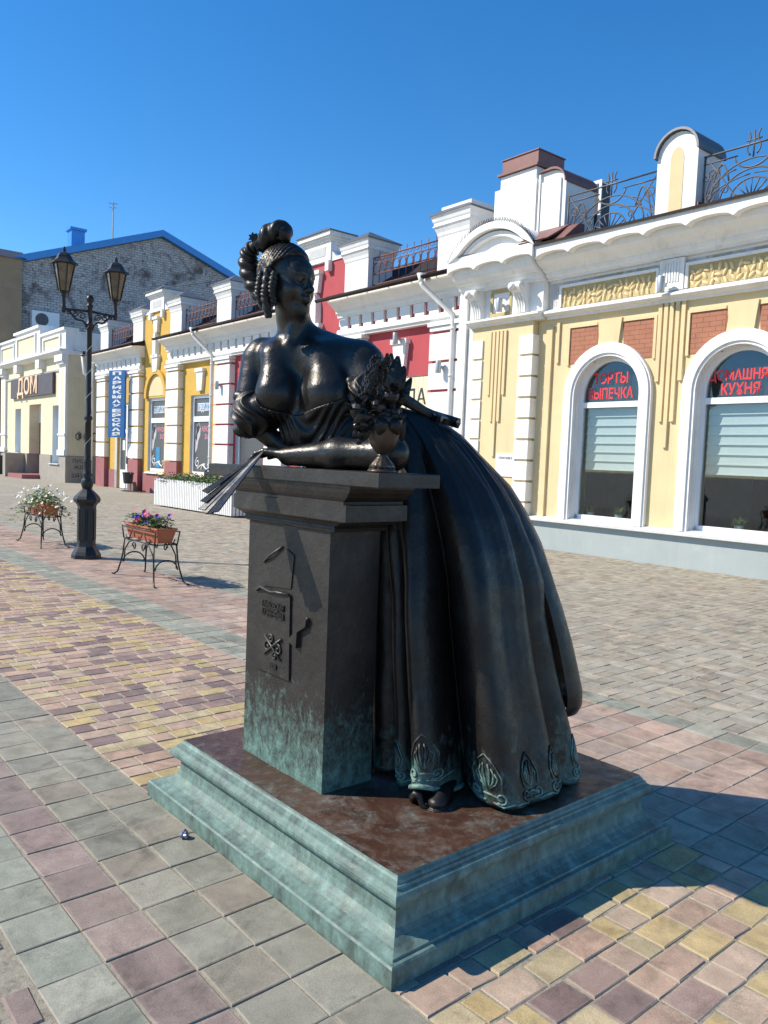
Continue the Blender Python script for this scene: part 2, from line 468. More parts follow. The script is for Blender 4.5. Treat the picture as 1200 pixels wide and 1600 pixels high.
# ---------------------------------------------------------------- implicit-surface modeller for the cast figure
class Field:
    def __init__(s, lo, hi, h):
        s.lo = np.asarray(lo, float); s.h = h
        s.n = np.ceil((np.asarray(hi) - s.lo) / h).astype(int) + 1
        s.g = np.full(s.n, 0.25, np.float32)
        s.ax = [s.lo[i] + h * np.arange(s.n[i]) for i in range(3)]
    def sub(s, lo, hi, pad):
        i0 = np.clip(np.floor((np.asarray(lo) - pad - s.lo) / s.h).astype(int), 0, s.n - 1)
        i1 = np.clip(np.ceil((np.asarray(hi) + pad - s.lo) / s.h).astype(int) + 1, 1, s.n)
        sl = tuple(slice(a, b) for a, b in zip(i0, i1))
        X = s.ax[0][sl[0]][:, None, None]; Y = s.ax[1][sl[1]][None, :, None]; Z = s.ax[2][sl[2]][None, None, :]
        return sl, X, Y, Z
    def comb(s, sl, d, k, op):
        g = s.g[sl].astype(np.float32); d = d.astype(np.float32)
        if op == 'cut': a, b = -g, d
        else: a, b = g, d
        if k > 1e-6:
            hh = np.clip(0.5 + 0.5 * (a - b) / k, 0, 1)
            r = a * (1 - hh) + b * hh - k * hh * (1 - hh)
        else: r = np.minimum(a, b)
        s.g[sl] = -r if op == 'cut' else r
    def ell(s, c, r, k=0.02, op='add', R=None, infl=0.0, disp=None):
        c = np.asarray(c, float); r = np.asarray(r, float) + infl
        m = r.max()
        sl, X, Y, Z = s.sub(c - m, c + m, 0.05 + k)
        x, y, z = X - c[0], Y - c[1], Z - c[2]
        if R is not None:
            x, y, z = (R[0][0] * x + R[0][1] * y + R[0][2] * z, R[1][0] * x + R[1][1] * y + R[1][2] * z, R[2][0] * x + R[2][1] * y + R[2][2] * z)
        k0 = np.sqrt((x / r[0]) ** 2 + (y / r[1]) ** 2 + (z / r[2]) ** 2)
        k1 = np.sqrt((x / r[0] ** 2) ** 2 + (y / r[1] ** 2) ** 2 + (z / r[2] ** 2) ** 2)
        d = k0 * (k0 - 1) / np.maximum(k1, 1e-6)
        if disp is not None: d = d + disp(x, y, z)
        s.comb(sl, d, k, op); return s
    def cone(s, a, b, ra, rb, k=0.02, op='add', infl=0.0, disp=None):
        a = np.asarray(a, float); b = np.asarray(b, float); ra += infl; rb += infl
        m = max(ra, rb)
        sl, X, Y, Z = s.sub(np.minimum(a, b) - m, np.maximum(a, b) + m, 0.05 + k)
        d = b - a; L2 = d @ d
        t = np.clip(((X - a[0]) * d[0] + (Y - a[1]) * d[1] + (Z - a[2]) * d[2]) / L2, 0, 1)
        q = np.sqrt((X - a[0] - t * d[0]) ** 2 + (Y - a[1] - t * d[1]) ** 2 + (Z - a[2] - t * d[2]) ** 2)
        v = q - (ra + (rb - ra) * t)
        if disp is not None: v = v + disp(X, Y, Z, t)
        s.comb(sl, v, k, op); return s
    def mesh(s, name):
        g = s.g; h = s.h; n = s.n
        ins = g < 0
        nx, ny, nz = n - 1
        cnt = np.zeros((nx, ny, nz), np.uint8)
        corners = [(i, j, k) for i in (0, 1) for j in (0, 1) for k in (0, 1)]
        for (i, j, k) in corners: cnt += ins[i:i + nx, j:j + ny, k:k + nz]
        act = (cnt > 0) & (cnt < 8)
        ci = np.argwhere(act)
        idx = np.full((nx, ny, nz), -1, np.int32); idx[act] = np.arange(len(ci))
        acc = np.zeros((len(ci), 3)); w = np.zeros(len(ci))
        cv = {c: g[ci[:, 0] + c[0], ci[:, 1] + c[1], ci[:, 2] + c[2]] for c in corners}
        for c in corners:
            for ax in range(3):
                if c[ax]: continue
                e = list(c); e[ax] = 1; e = tuple(e)
                v0, v1 = cv[c], cv[e]
                mk = (v0 < 0) != (v1 < 0)
                t = np.where(mk, v0 / np.where(mk, v0 - v1, 1), 0)
                p = np.array(c, float)[None, :].repeat(len(ci), 0); p[:, ax] += t
                acc[mk] += p[mk]; w[mk] += 1
        V = s.lo + (ci + acc / w[:, None]) * h
        F = []
        for ax in range(3):
            u, v = (ax + 1) % 3, (ax + 2) % 3
            sl0 = [slice(None)] * 3; sl1 = [slice(None)] * 3
            sl0[ax] = slice(0, -1); sl1[ax] = slice(1, None)
            a = ins[tuple(sl0)]; b = ins[tuple(sl1)]
            e = np.argwhere(a != b)
            e = e[(e[:, u] > 0) & (e[:, v] > 0) & (e[:, u] < n[u] - 1) & (e[:, v] < n[v] - 1)]
            fl = a[e[:, 0], e[:, 1], e[:, 2]]
            q = []
            for du, dv in ((1, 1), (0, 1), (0, 0), (1, 0)):
                o = e.copy(); o[:, u] -= du; o[:, v] -= dv
                q.append(idx[o[:, 0], o[:, 1], o[:, 2]])
            q = np.stack(q, 1)
            q[~fl] = q[~fl][:, ::-1]
            F.append(q[(q >= 0).all(1)])
        F = np.concatenate(F)
        me = bpy.data.meshes.new(name)
        Vw = abz_to_world(V)
        me.vertices.add(len(Vw)); me.vertices.foreach_set('co', Vw.ravel())
        me.loops.add(len(F) * 4); me.loops.foreach_set('vertex_index', F.ravel().astype(np.int32))
        me.polygons.add(len(F)); me.polygons.foreach_set('loop_start', np.arange(0, len(F) * 4, 4, dtype=np.int32))
        me.polygons.foreach_set('loop_total', np.full(len(F), 4, np.int32))
        me.polygons.foreach_set('use_smooth', np.ones(len(F), bool))
        me.update(calc_edges=True); me.validate()
        return me
def wl(x, y, z): return np.array([x * RH[0] + y * RH[1], x * FH[0] + y * FH[1], z])

# ---------------------------------------------------------------- bronze
def bronze(name, base=(0.052, 0.043, 0.036), rough=(0.28, 0.5), metal=0.55, pat=None, coat=0.0, green=(0.19, 0.37, 0.30), rust=None, wide=0.16, zs=0.62, gvar=0.45, spots=0.5):
    m, nt, p = new_mat(name)
    pos = geom_pos(nt)
    f = noise(nt, pos, 7, 6, 0.62, 0.4)
    r = ramp(nt, [(0.3, tuple(c * 0.62 for c in base)), (0.55, base), (0.75, tuple(c * 1.5 for c in base))]); nt.links.new(f, r.inputs[0])
    c = r.outputs[0]
    rf = noise(nt, pos, 16, 5, 0.6); rr = ramp(nt, [(0.3, rough[0]), (0.7, rough[1])]); nt.links.new(rf, rr.inputs[0])
    ro = rr.outputs[0]
    me = None
    if pat:                                    # verdigris: (height where it fades out, height where it is full, amount, streak scale)
        z0, z1, amt, sc = pat
        sx = nt.nodes.new('ShaderNodeSeparateXYZ'); nt.links.new(pos, sx.inputs[0])
        mr = nd(nt, 'ShaderNodeMapRange'); nt.links.new(sx.outputs[2], mr.inputs[0])
        mr.inputs[1].default_value = z0; mr.inputs[2].default_value = z1; mr.inputs[3].default_value = 0.0; mr.inputs[4].default_value = 1.0
        mp = nd(nt, 'ShaderNodeMapping'); mp.inputs['Scale'].default_value = (1, 1, zs); nt.links.new(pos, mp.inputs[0])
        n1 = noise(nt, mp.outputs[0], sc, 8, 0.72, 0.6)
        n2 = noise(nt, mp.outputs[0], sc * 4.5, 5, 0.7, 0.3)
        s = mathn(nt, 'ADD', mathn(nt, 'MULTIPLY', n1, 0.65), mathn(nt, 'MULTIPLY', n2, 0.35))
        lev = mathn(nt, 'SUBTRACT', s, mathn(nt, 'SUBTRACT', 0.72, mathn(nt, 'MULTIPLY', mr.outputs[0], amt)))
        r2 = ramp(nt, [(0.0, 0), (wide, 1)]); nt.links.new(lev, r2.inputs[0])
        gn = noise(nt, pos, 22, 5, 0.6); gr = ramp(nt, [(0.3, tuple(q * (1 - gvar) for q in green)), (0.55, green), (0.75, tuple(min(1, q * (1 + gvar) + 0.02) for q in green))]); nt.links.new(gn, gr.inputs[0])
        c = mixc(nt, r2.outputs[0], c, gr.outputs[0])
        me = r2.outputs[0]
        mm = mathn(nt, 'MULTIPLY', mathn(nt, 'SUBTRACT', 1.0, me), metal)
        nt.links.new(mm, p.inputs['Metallic'])
        ro = mathn(nt, 'ADD', ro, mathn(nt, 'MULTIPLY', me, 0.25))
    else:
        p.inputs['Metallic'].default_value = metal
    if rust:
        n3 = noise(nt, pos, 6, 6, 0.65, 0.8); r3 = ramp(nt, [(0.38, 0), (0.62, 1)]); nt.links.new(n3, r3.inputs[0])
        c = mixc(nt, mathn(nt, 'MULTIPLY', r3.outputs[0], 0.85), c, (*rust, 1))
        n4 = noise(nt, pos, 30, 4, 0.7, 1.0); r4 = ramp(nt, [(0.60, 0), (0.72, 1)]); nt.links.new(n4, r4.inputs[0])
        c = mixc(nt, mathn(nt, 'MULTIPLY', r4.outputs[0], spots), c, (0.30, 0.30, 0.27, 1))
    nt.links.new(c, p.inputs['Base Color']); nt.links.new(ro, p.inputs['Roughness'])
    h = mathn(nt, 'ADD', noise(nt, pos, 45, 4, 0.6), mathn(nt, 'MULTIPLY', noise(nt, pos, 11, 3, 0.5), 2.0))
    h = mathn(nt, 'ADD', h, mathn(nt, 'MULTIPLY', noise(nt, pos, 120, 3, 0.6), 0.35))
    bump(nt, p, h, 0.30, 0.006)
    return m
bronze('bronze_base', wide=0.26, zs=0.3, pat=(-0.05, 0.0, 0.46, 8.0), green=(0.14, 0.218, 0.188), metal=0.25, gvar=0.36)
bronze('bronze_top', base=(0.085, 0.045, 0.03), metal=0.35, rough=(0.25, 0.5), rust=(0.10, 0.047, 0.029), spots=0.3, pat=(0.0, 0.1, 0.255, 5.0), green=(0.17, 0.19, 0.17))
bronze('bronze_shaft', wide=0.22, pat=(0.92, 0.24, 0.44, 26.0), rough=(0.4, 0.6), metal=0.3, base=(0.036, 0.030, 0.026), green=(0.12, 0.215, 0.18))
bronze('bronze_cap', base=(0.034, 0.028, 0.024), rough=(0.36, 0.55), metal=0.3)
bronze('bronze_worn', base=(0.30, 0.28, 0.25), rough=(0.3, 0.45), metal=0.7)
bronze('bronze_skirt', base=(0.019, 0.0165, 0.0145), pat=(0.75, 0.25, 0.36, 9.0), rough=(0.30, 0.50), metal=0.4, green=(0.085, 0.17, 0.145))
bronze('bronze_body', base=(0.044, 0.041, 0.038), rough=(0.25, 0.44), metal=0.7)
bronze('bronze_dark', base=(0.024, 0.021, 0.019), rough=(0.3, 0.5), metal=0.5)
bronze('bronze_relief', base=(0.055, 0.05, 0.043), pat=(0.75, 0.25, 0.40, 9.0), rough=(0.36, 0.56), metal=0.4, green=(0.2, 0.33, 0.28))

MON = thing('bronze_monument', 'dark bronze statue of a woman in a wide gown on a green stepped base', 'statue', (-2.45, 2.3, 0))
MO = np.array([-2.45, 2.3, 0.0])
def mon(me_or_mb, name, mat, smooth=False, parent=None, label=None):
    me = me_or_mb.mesh(name, smooth) if isinstance(me_or_mb, MB) else me_or_mb
    me.name = name
    me.transform(Matrix.Translation((-MO[0], -MO[1], 0)))
    return link(name, me, mat, parent or MON, label=label)

# stepped base
prof = [(0, -.018), (0, .058), (.006, .064), (.02, .066), (.022, .073), (.034, .077), (.05, .083), (.07, .096), (.085, .113), (.093, .135), (.096, .16), (.097, .186),
        (.075, .188), (.066, .196), (.062, .207), (.063, .218), (.068, .228), (.078, .235), (.082, .237), (.084, .246), (.091, .249), (.094, .257), (.1, .263), (.103, .27)]
X0, X1, Y0, Y1 = BASE_X[0], BASE_X[1], BASE_Y[0], BASE_Y[1]
mb = MB(); V = []; F = []
for (i, z) in prof: V += [(X0 + i * 1.35, Y0 + i, z), (X1 - i, Y0 + i, z), (X1 - i, Y1 - i, z), (X0 + i * 1.35, Y1 - i, z)]
for k in range(len(prof) - 1):
    for i in range(4): F.append((4 * k + i, 4 * k + (i + 1) % 4, 4 * k + 4 + (i + 1) % 4, 4 * k + 4 + i))
mb.add(V, F)
mon(mb, 'stepped_base', 'bronze_base')
i = .103
TX0, TX1, TY0, TY1 = X0 + i * 1.35, X1 - i, Y0 + i, Y1 - i
N = 40; V = []; F = []
for j in range(N + 1):
    for k in range(N + 1):
        u, v = k / N, j / N
        edge = min(u, 1 - u, v, 1 - v)
        z = 0.27 + (0 if edge < 0.01 else 0.0025 * math.sin(9 * u + 3 * v) * math.sin(7 * v - 2 * u) - 0.002 * rnd.random())
        V.append((TX0 + (TX1 - TX0) * u, TY0 + (TY1 - TY0) * v, z))
for j in range(N):
    for k in range(N): F.append((j * (N + 1) + k, j * (N + 1) + k + 1, (j + 1) * (N + 1) + k + 1, (j + 1) * (N + 1) + k))
mb = MB().add(V, F)
mon(mb, 'base_top', 'bronze_top', True, label='brown worn top plate of the base')

# pedestal
PX0, PX1, PY0, PY1 = -2.933, -2.356, 1.775, 2.02
def ring_stack(rows):
    mb = MB(); V = []; F = []
    for (x0, x1, y0, y1, z) in rows: V += [(x0, y0, z), (x1, y0, z), (x1, y1, z), (x0, y1, z)]
    for k in range(len(rows) - 1):
        for i in range(4): F.append((4 * k + i, 4 * k + (i + 1) % 4, 4 * k + 4 + (i + 1) % 4, 4 * k + 4 + i))
    F.append((3, 2, 1, 0)); n = 4 * len(rows) - 4; F.append((n, n + 1, n + 2, n + 3))
    return mb.add(V, F)
def pr_row(k, z): return (PX0 - .055 * k, PX1 + .151 * k, PY0 - .05 * k, PY1 + .0 * k, z)
mon(ring_stack([pr_row(0, .268), pr_row(0, 1.275)]), 'shaft', 'bronze_shaft')
rows = [pr_row(0.1, 1.275), pr_row(.25, 1.279), pr_row(.3, 1.29), pr_row(.25, 1.299), pr_row(.35, 1.302), pr_row(.55, 1.312), pr_row(.85, 1.322), pr_row(.85, 1.325), pr_row(1, 1.325), pr_row(1, 1.384),
        pr_row(.82, 1.386), pr_row(.82, 1.396), pr_row(.9, 1.402), pr_row(1.02, 1.412), pr_row(1.15, 1.43), pr_row(1.22, 1.446), pr_row(1.22, 1.456)]
mon(ring_stack(rows), 'cap_moulding', 'bronze_cap')
mon(ring_stack([(-3.168, -2.006, 1.703, 1.985, 1.457), (-3.17, -2.004, 1.701, 1.987, 1.46), (-3.17, -2.004, 1.701, 1.987, 1.504), (-3.166, -2.008, 1.705, 1.983, 1.507)]), 'table_slab', 'bronze_cap')

# relief sheets, lettering and emblem on the shaft
def sheet(poly, th, name):
    mb = MB(); mb.prism(poly, lambda x, z: (x, PY0 + .0015, z), lambda x, z: (x, PY0 - th, z)); return mb
pl = [(-2.838, .655), (-2.588, .655), (-2.598, 1.0), (-2.65, 1.012), (-2.70, 0.998), (-2.76, 0.995), (-2.80, 1.006), (-2.842, 0.985)]
plaque = mon(sheet(pl, .009, 'plaque'), 'plaque', 'bronze_shaft')
mon(sheet([(-2.80, 1.01), (-2.60, 1.025), (-2.585, 1.16), (-2.66, 1.19), (-2.80, 1.12)], .005, 'torn_sheet'), 'torn_sheet', 'bronze_shaft')
mon(sheet([(-2.595, .82), (-2.47, .93), (-2.475, .895), (-2.53, .865), (-2.535, .80)], .018, 'torn_corner'), 'torn_corner', 'bronze_shaft')
mb = MB(); mb.tube([(-2.80, PY0 - .008, 1.11), (-2.74, PY0 - .016, 1.145), (-2.66, PY0 - .01, 1.188)], .005, 5)
mb.tube([(-2.845, PY0 - .012, .985), (-2.80, PY0 - .022, 1.006), (-2.74, PY0 - .012, .992), (-2.69, PY0 - .02, 1.0), (-2.60, PY0 - .012, 1.002)], .006, 5)
mb.tube([(-2.585, PY0 - .006, .815), (-2.53, PY0 - .012, .868), (-2.465, PY0 - .012, .932)], .0055, 5)
mon(mb, 'curled_edge', 'bronze_relief', True)
for body, size, w, x, z in (('ТАМБОВСКАЯ', .034, .165, -2.715, .938), ('КАЗНАЧЕЙША', .034, .165, -2.712, .903), ('1838', .03, .045, -2.70, .69)):
    me = text_mesh(body, size, .004, .0006, w)
    me.transform(Matrix.Translation((x, PY0 - .0115, z)) @ Matrix.Rotation(math.pi / 2, 4, 'X'))
    mon(me, 'lettering', 'bronze_relief')
mb = MB()
def spiral2(cx, cz, r, turns, a0, sgn=1, n=22):
    return [(cx + sgn * r * (1 - 0.85 * t) * math.cos(a0 + 2 * math.pi * turns * t), cz + r * (1 - 0.85 * t) * math.sin(a0 + 2 * math.pi * turns * t)) for t in np.linspace(0, 1, n)]
for cx, cz, r, sg in ((-2.745, .765, .026, 1), (-2.665, .765, .026, -1), (-2.72, .80, .02, -1), (-2.69, .735, .02, 1)):
    mb.tube([(x, PY0 - .013, z) for x, z in spiral2(cx, cz, r, 1.2, 0.6, sg)], .0045, 5)
mb.tube([(-2.77, PY0 - .013, .73), (-2.64, PY0 - .016, .815)], .005, 5); mb.tube([(-2.765, PY0 - .016, .81), (-2.645, PY0 - .013, .725)], .005, 5)
mon(mb, 'emblem', 'bronze_relief', True)

# ---------------------------------------------------------------- the woman: one continuous cast surface
L = loc
HC = L(449, 440, 3.41); HS = 1.13
psi = math.radians(56)
hf = np.array([math.sin(psi), -math.cos(psi), 0.0]); hl = np.array([-math.cos(psi), -math.sin(psi), 0.0]); hu = np.array([0, 0, 1.0])
nod = math.radians(-4)
hf, hu = hf * math.cos(nod) + hu * math.sin(nod), hu * math.cos(nod) - hf * math.sin(nod)
HR = np.array([hf, hl, hu])
def hp(f, l, u): return HC + HS * (f * hf + l * hl + u * hu)
def torso(F, infl=0.0, breasts=True):
    F.ell(L(486, 600, 3.47), (.185, .125, .19), .03, infl=infl)
    F.cone(L(412, 553, 3.50), L(562, 566, 3.38), .072, .092, .05, infl=infl)
    F.ell(L(474, 560, 3.45), (.155, .10, .085), .05, infl=infl)
    F.cone(L(482, 530, 3.50), L(560, 572, 3.42), .062, .088, .05, infl=infl)
    F.ell(L(552, 640, 3.52), (.17, .14, .2), .06, infl=infl)
    F.cone(L(500, 668, 3.44), L(600, 722, 3.40), .165, .185, .06, infl=infl)
    F.ell(L(640, 745, 3.38), (.17, .18, .14), .06, infl=infl)
    F.cone(L(428, 560, 3.40), L(432, 612, 3.35), .055, .072, .06, infl=infl)
    F.cone(L(505, 562, 3.36), L(514, 612, 3.31), .065, .085, .06, infl=infl)
    F.ell(L(431, 620, 3.352), (.077, .076, .084), .06, infl=infl)
    F.ell(L(515, 622, 3.305), (.098, .086, .094), .06, infl=infl)
flo = np.array([loc(335, 700, 3.5)[0], 3.0, 1.44]); fhi = np.array([loc(735, 700, 3.4)[0], 3.72, 2.46])
lo_b = min(wl(-2.95, 1.66, 0)[1], wl(-2.2, 1.8, 0)[1]) - 0.05
flo[1] = lo_b; flo[0] = min(flo[0], wl(-2.99, 1.70, 0)[0] - .05)
FG = Field(flo, fhi, 0.0046)
torso(FG)
# cleavage line and collar bones
FG.cone(L(466, 585, 3.30), L(468, 660, 3.21), .010, .022, .03, 'cut')
# neck
FG.cone(L(468, 552, 3.47), L(455, 480, 3.43), .083, .070, .04)
FG.cone(L(470, 480, 3.37), L(452, 538, 3.37), .018, .014, .03)
# arm on the fan side
FG.cone(L(402, 566, 3.50), L(386, 648, 3.44), .070, .060, .03)
FG.cone(L(386, 652, 3.42), wl(-2.86, 1.90, 1.575), .052, .036, .025)
# arm lying along the slab
FG.cone(L(570, 575, 3.36), L(600, 650, 3.25), .088, .070, .03)
FG.cone(L(600, 650, 3.25), wl(-2.27, 1.99, 1.578), .066, .055, .03)
FG.cone(wl(-2.27, 1.985, 1.574), wl(-2.50, 1.905, 1.568), .062, .058, .04)
FG.cone(wl(-2.50, 1.905, 1.568), wl(-2.73, 1.822, 1.552), .058, .038, .04)
def hand(F, wrist, palm_c, dirf, down, side, sc=1.0, curl=0.6, spread=0.018):
    """palm from wrist to knuckles, four unequal fingers with two bends, thumb from the side of the palm"""
    w = np.asarray(wrist); k = np.asarray(palm_c); d = np.asarray(dirf); d /= np.linalg.norm(d); dn = np.asarray(down); s_ = np.asarray(side)
    for j, o in enumerate((-1.5, -.5, .5, 1.5)):
        F.cone(w + s_ * o * .010, k + s_ * o * spread, .018, .0135, .014)
    for j, (o, ln) in enumerate(zip((-1.5, -.5, .5, 1.5), (.078, .088, .083, .064))):
        b0 = k + s_ * o * spread; ln *= sc
        d1 = d * math.cos(.3) + dn * math.sin(.3); d2 = d * math.cos(.3 + curl) + dn * math.sin(.3 + curl); d3 = d * math.cos(.3 + 1.8 * curl) + dn * math.sin(.3 + 1.8 * curl)
        b1 = b0 + d1 * ln * .45; b2 = b1 + d2 * ln * .32; b3 = b2 + d3 * ln * .25
        F.cone(b0, b1, .0115, .0102, .004); F.cone(b1, b2, .0102, .0092, .004); F.cone(b2, b3, .0092, .0078, .004)
    t0 = w + (k - w) * .35 - s_ * .026; t1 = t0 + d * .035 - s_ * .018 + dn * .006; t2 = t1 + d * .03 + dn * .012
    F.cone(t0, t1, .0135, .0115, .008); F.cone(t1, t2, .0115, .009, .004)
def wv(x, y, z): return np.array([x * RH[0] + y * RH[1], x * FH[0] + y * FH[1], z])
hand(FG, wl(-2.73, 1.822, 1.555), wl(-2.835, 1.785, 1.568), wv(-.80, -.60, 0), wv(0, 0, -1.), wv(.60, -.80, 0), 1.2, .5, .021)
hand(FG, wl(-2.87, 1.892, 1.566), wl(-2.93, 1.83, 1.562), wv(-.45, -.89, 0), wv(0, 0, -1.), wv(-.89, .45, 0), 1.0, .5)
# head
def hell(c, r, k=.012, op='add', infl=0.0, disp=None):
    FG.ell(hp(*c), np.array(r) * HS, k * HS, op, R=HR, infl=infl, disp=disp)
def hcone(a, b, ra, rb, k=.01, op='add'): FG.cone(hp(*a), hp(*b), ra * HS, rb * HS, k * HS, op)
hell((-.012, 0, .03), (.100, .082, .098), .01)
hell((.036, 0, -.03), (.062, .066, .088), .03)
hell((.070, 0, .035), (.028, .052, .035), .03)
for sg in (-1, 1):
    hcone((.0, sg * .055, -.055), (.062, sg * .018, -.103), .028, .024, .03)
    hell((.054, sg * .040, -.040), (.036, .030, .034), .022)
hell((.070, 0, -.108), (.024, .024, .020), .02)
hell((.045, 0, -.112), (.035, .035, .025), .03)
for sg in (-1, 1):
    hell((.106, sg * .033, -.002), (.026, .020, .015), .014, 'cut')
    hell((.079, sg * .033, -.002), (.0165, .0185, .0155), .004)
    hcone((.093, sg * .012, .020), (.085, sg * .048, .019), .0055, .004, .016)
    hcone((.0965, sg * .018, .0070), (.0875, sg * .047, .004), .0028, .0024, .006)
hcone((.092, 0, .016), (.116, 0, -.030), .0085, .0125, .012)
hell((.117, 0, -.034), (.013, .0125, .0115), .008)
for sg in (-1, 1): hell((.106, sg * .0125, -.038), (.011, .0085, .0085), .006)
hell((.095, 0, -.066), (.016, .027, .02), .014)
for sg in (-1, 1):
    hcone((.1085, sg * .001, -.0605), (.099, sg * .023, -.066), .0072, .0042, .005)
    hcone((.1065, sg * .001, -.0755), (.098, sg * .020, -.070), .0085, .0042, .005)
hcone((.118, -.022, -.0675), (.118, .022, -.0675), .0035, .0035, .005, 'cut')
fig = mon(FG.mesh('figure'), 'figure', 'bronze_body')

# hair: combed cap, ringlets, plaited loop, knot and flowers
HG = Field(HC - .22, HC + np.array([.22, .22, .2]), .004)
def strands(x, y, z):
    return .0026 * np.sin(440 * x + 60 * np.abs(y) + 1.5 * np.sin(60 * z)) + .0012 * np.sin(790 * x + 90 * np.abs(y))
HG.ell(hp(-.018, 0, .036), np.array((.108, .093, .106)) * HS, .004, R=HR, disp=strands)
HG.ell(hp(-.055, 0, -.005), np.array((.062, .078, .075)) * HS, .02, R=HR, disp=strands)
for sg in (-1, 1): HG.ell(hp(.005, sg * .074, .022), np.array((.050, .024, .050)) * HS, .015, R=HR, disp=lambda x, y, z: .003 * np.sin(150 * (x + .8 * z)))
# face opening
sl, X, Y, Z = HG.sub(HC - .3, HC + .3, 0)
rel = [(X - HC[0]), (Y - HC[1]), (Z - HC[2])]
ff = (rel[0] * hf[0] + rel[1] * hf[1] + rel[2] * hf[2]) / HS; ll = (rel[0] * hl[0] + rel[1] * hl[1] + rel[2] * hl[2]) / HS; uu = (rel[0] * hu[0] + rel[1] * hu[1] + rel[2] * hu[2]) / HS
cut = (ff - .038 - np.clip(uu - .045, -.2, .2) * .80 + np.abs(ll) * .35) * HS
HG.g[sl] = np.maximum(HG.g[sl], cut.astype(np.float32) * .8)
hair = mon(HG.mesh('hair'), 'hair', 'bronze_dark')
def twisted(path, r, twist, lobes=2, n=14, steps=90, amp=.28, taper=None):
    P = [np.asarray(p, float) for p in path]
    seg = np.linspace(0, len(P) - 1, steps)
    pts = []
    for t in seg:                                   # Catmull-Rom
        i = min(int(t), len(P) - 2); u = t - i
        p0, p1, p2, p3 = P[max(i - 1, 0)], P[i], P[i + 1], P[min(i + 2, len(P) - 1)]
        pts.append(.5 * ((2 * p1) + (-p0 + p2) * u + (2 * p0 - 5 * p1 + 4 * p2 - p3) * u * u + (-p0 + 3 * p1 - 3 * p2 + p3) * u ** 3))
    V = []; F = []; up = np.array([0.3, 1.0, 0.1])
    for i, p in enumerate(pts):
        t = pts[min(i + 1, steps - 1)] - pts[max(i - 1, 0)]; t /= np.linalg.norm(t)
        x = np.cross(up, t); x /= np.linalg.norm(x); y = np.cross(t, x); up = y
        rr = r * (taper(i / (steps - 1)) if taper else 1)
        for k in range(n):
            a = 2 * math.pi * k / n
            q = rr * (1 + amp * abs(math.sin(lobes * .5 * (a + twist * i / steps))) - amp * .5)
            V.append(p + q * (math.cos(a) * x + math.sin(a) * y))
    for i in range(steps - 1):
        for k in range(n): F.append((i * n + k, i * n + (k + 1) % n, (i + 1) * n + (k + 1) % n, (i + 1) * n + k))
    F.append(tuple(range(n))[::-1]); F.append(tuple((steps - 1) * n + k for k in range(n)))
    return V, F
mb = MB()
V, F = twisted([L(420, 478, 3.46), L(404, 455, 3.48), L(391, 428, 3.49), L(388, 404, 3.49), L(395, 389, 3.48), L(409, 380, 3.46), L(424, 377, 3.44)], .037, 30, 2, 18, 150, .28, lambda t: .70 + .42 * math.sin(math.pi * min(1, t * 1.15 + .1)))
mb.add(abz_to_world(V), F)
mon(mb, 'plaited_loop', 'bronze_dark', True, hair)
mb = MB()
V, F = twisted([L(402, 388, 3.43), L(415, 374, 3.42), L(430, 363, 3.41), L(443, 364, 3.40), L(440, 377, 3.40)], .038, 12, 2, 16, 60, .3, lambda t: .75 + .40 * math.sin(math.pi * t))
mb.add(abz_to_world(V), F)
V, F = twisted([L(420, 368, 3.39), L(432, 357, 3.39), L(441, 360, 3.38)], .016, 8, 2, 10, 24, .3, lambda t: .6 + .5 * math.sin(math.pi * t)); mb.add(abz_to_world(V), F)
mon(mb, 'top_knot', 'bronze_dark', True, hair)
mb = MB()
for (px, py, s) in ((404, 379, 1.0), (412, 370, .8), (396, 371, .7)):
    c = L(px, py, 3.40)
    for k in range(7):
        a = 2 * math.pi * k / 7
        d = np.array([math.cos(a), -.45, math.sin(a)])
        mb.leaf(abz_to_world([c])[0], abz_to_world([d])[0], abz_to_world([[0, -1, 0]])[0], .030 * s, .02 * s, .5, 4)
mon(mb, 'hair_flower', 'bronze_dark', True, hair)
for k, (px, b, y0, y1, r) in enumerate(((416, 3.325, 418, 497, .020), (406, 3.36, 425, 480, .018), (426, 3.315, 425, 478, .017))):
    mb = MB()
    V, F = twisted([L(px + 3, y0, b), L(px, (y0 + y1) / 2 - 8, b - .008), L(px - 1, (y0 + y1) / 2 + 8, b - .006), L(px + 4, y1, b + .004)], r * .9, 26, 2, 14, 90, .32, lambda t: .75 + .35 * math.sin(math.pi * min(1, t * .9 + .12)))
    mb.add(abz_to_world(V), F); mon(mb, 'ringlet', 'bronze_dark', True, hair)

# bodice with its wide neckline, and the puffed sleeves
BG = Field(flo, np.array([fhi[0], fhi[1], L(480, 585, 3.4)[2]]), .0055)
torso(BG, .011)
nk = [(360, 622), (395, 632), (425, 642), (455, 648), (470, 650), (495, 641), (530, 630), (570, 614), (640, 600)]
na = [L(x, y, 3.36)[0] for x, y in nk]; nz_ = [L(x, y, 3.36)[2] for x, y in nk]
zl = np.interp(BG.ax[0], na, nz_).astype(np.float32)
Xg = BG.ax[0][:, None, None]; Yg = BG.ax[1][None, :, None]; Zg = BG.ax[2][None, None, :]
dep = np.clip((zl[:, None, None] - Zg) / .03, 0, 1)
BG.g += (.0045 * np.sin(85 * Zg + 38 * Xg + 16 * np.sin(14 * Xg)) * dep).astype(np.float32)
BG.g = np.maximum(BG.g, (Zg - zl[:, None, None] + 0 * Yg).astype(np.float32))
BG.g = np.maximum(BG.g, (1.50 - Zg + 0 * Xg + 0 * Yg).astype(np.float32))
bod = mon(BG.mesh('bodice'), 'bodice', 'bronze_dark')
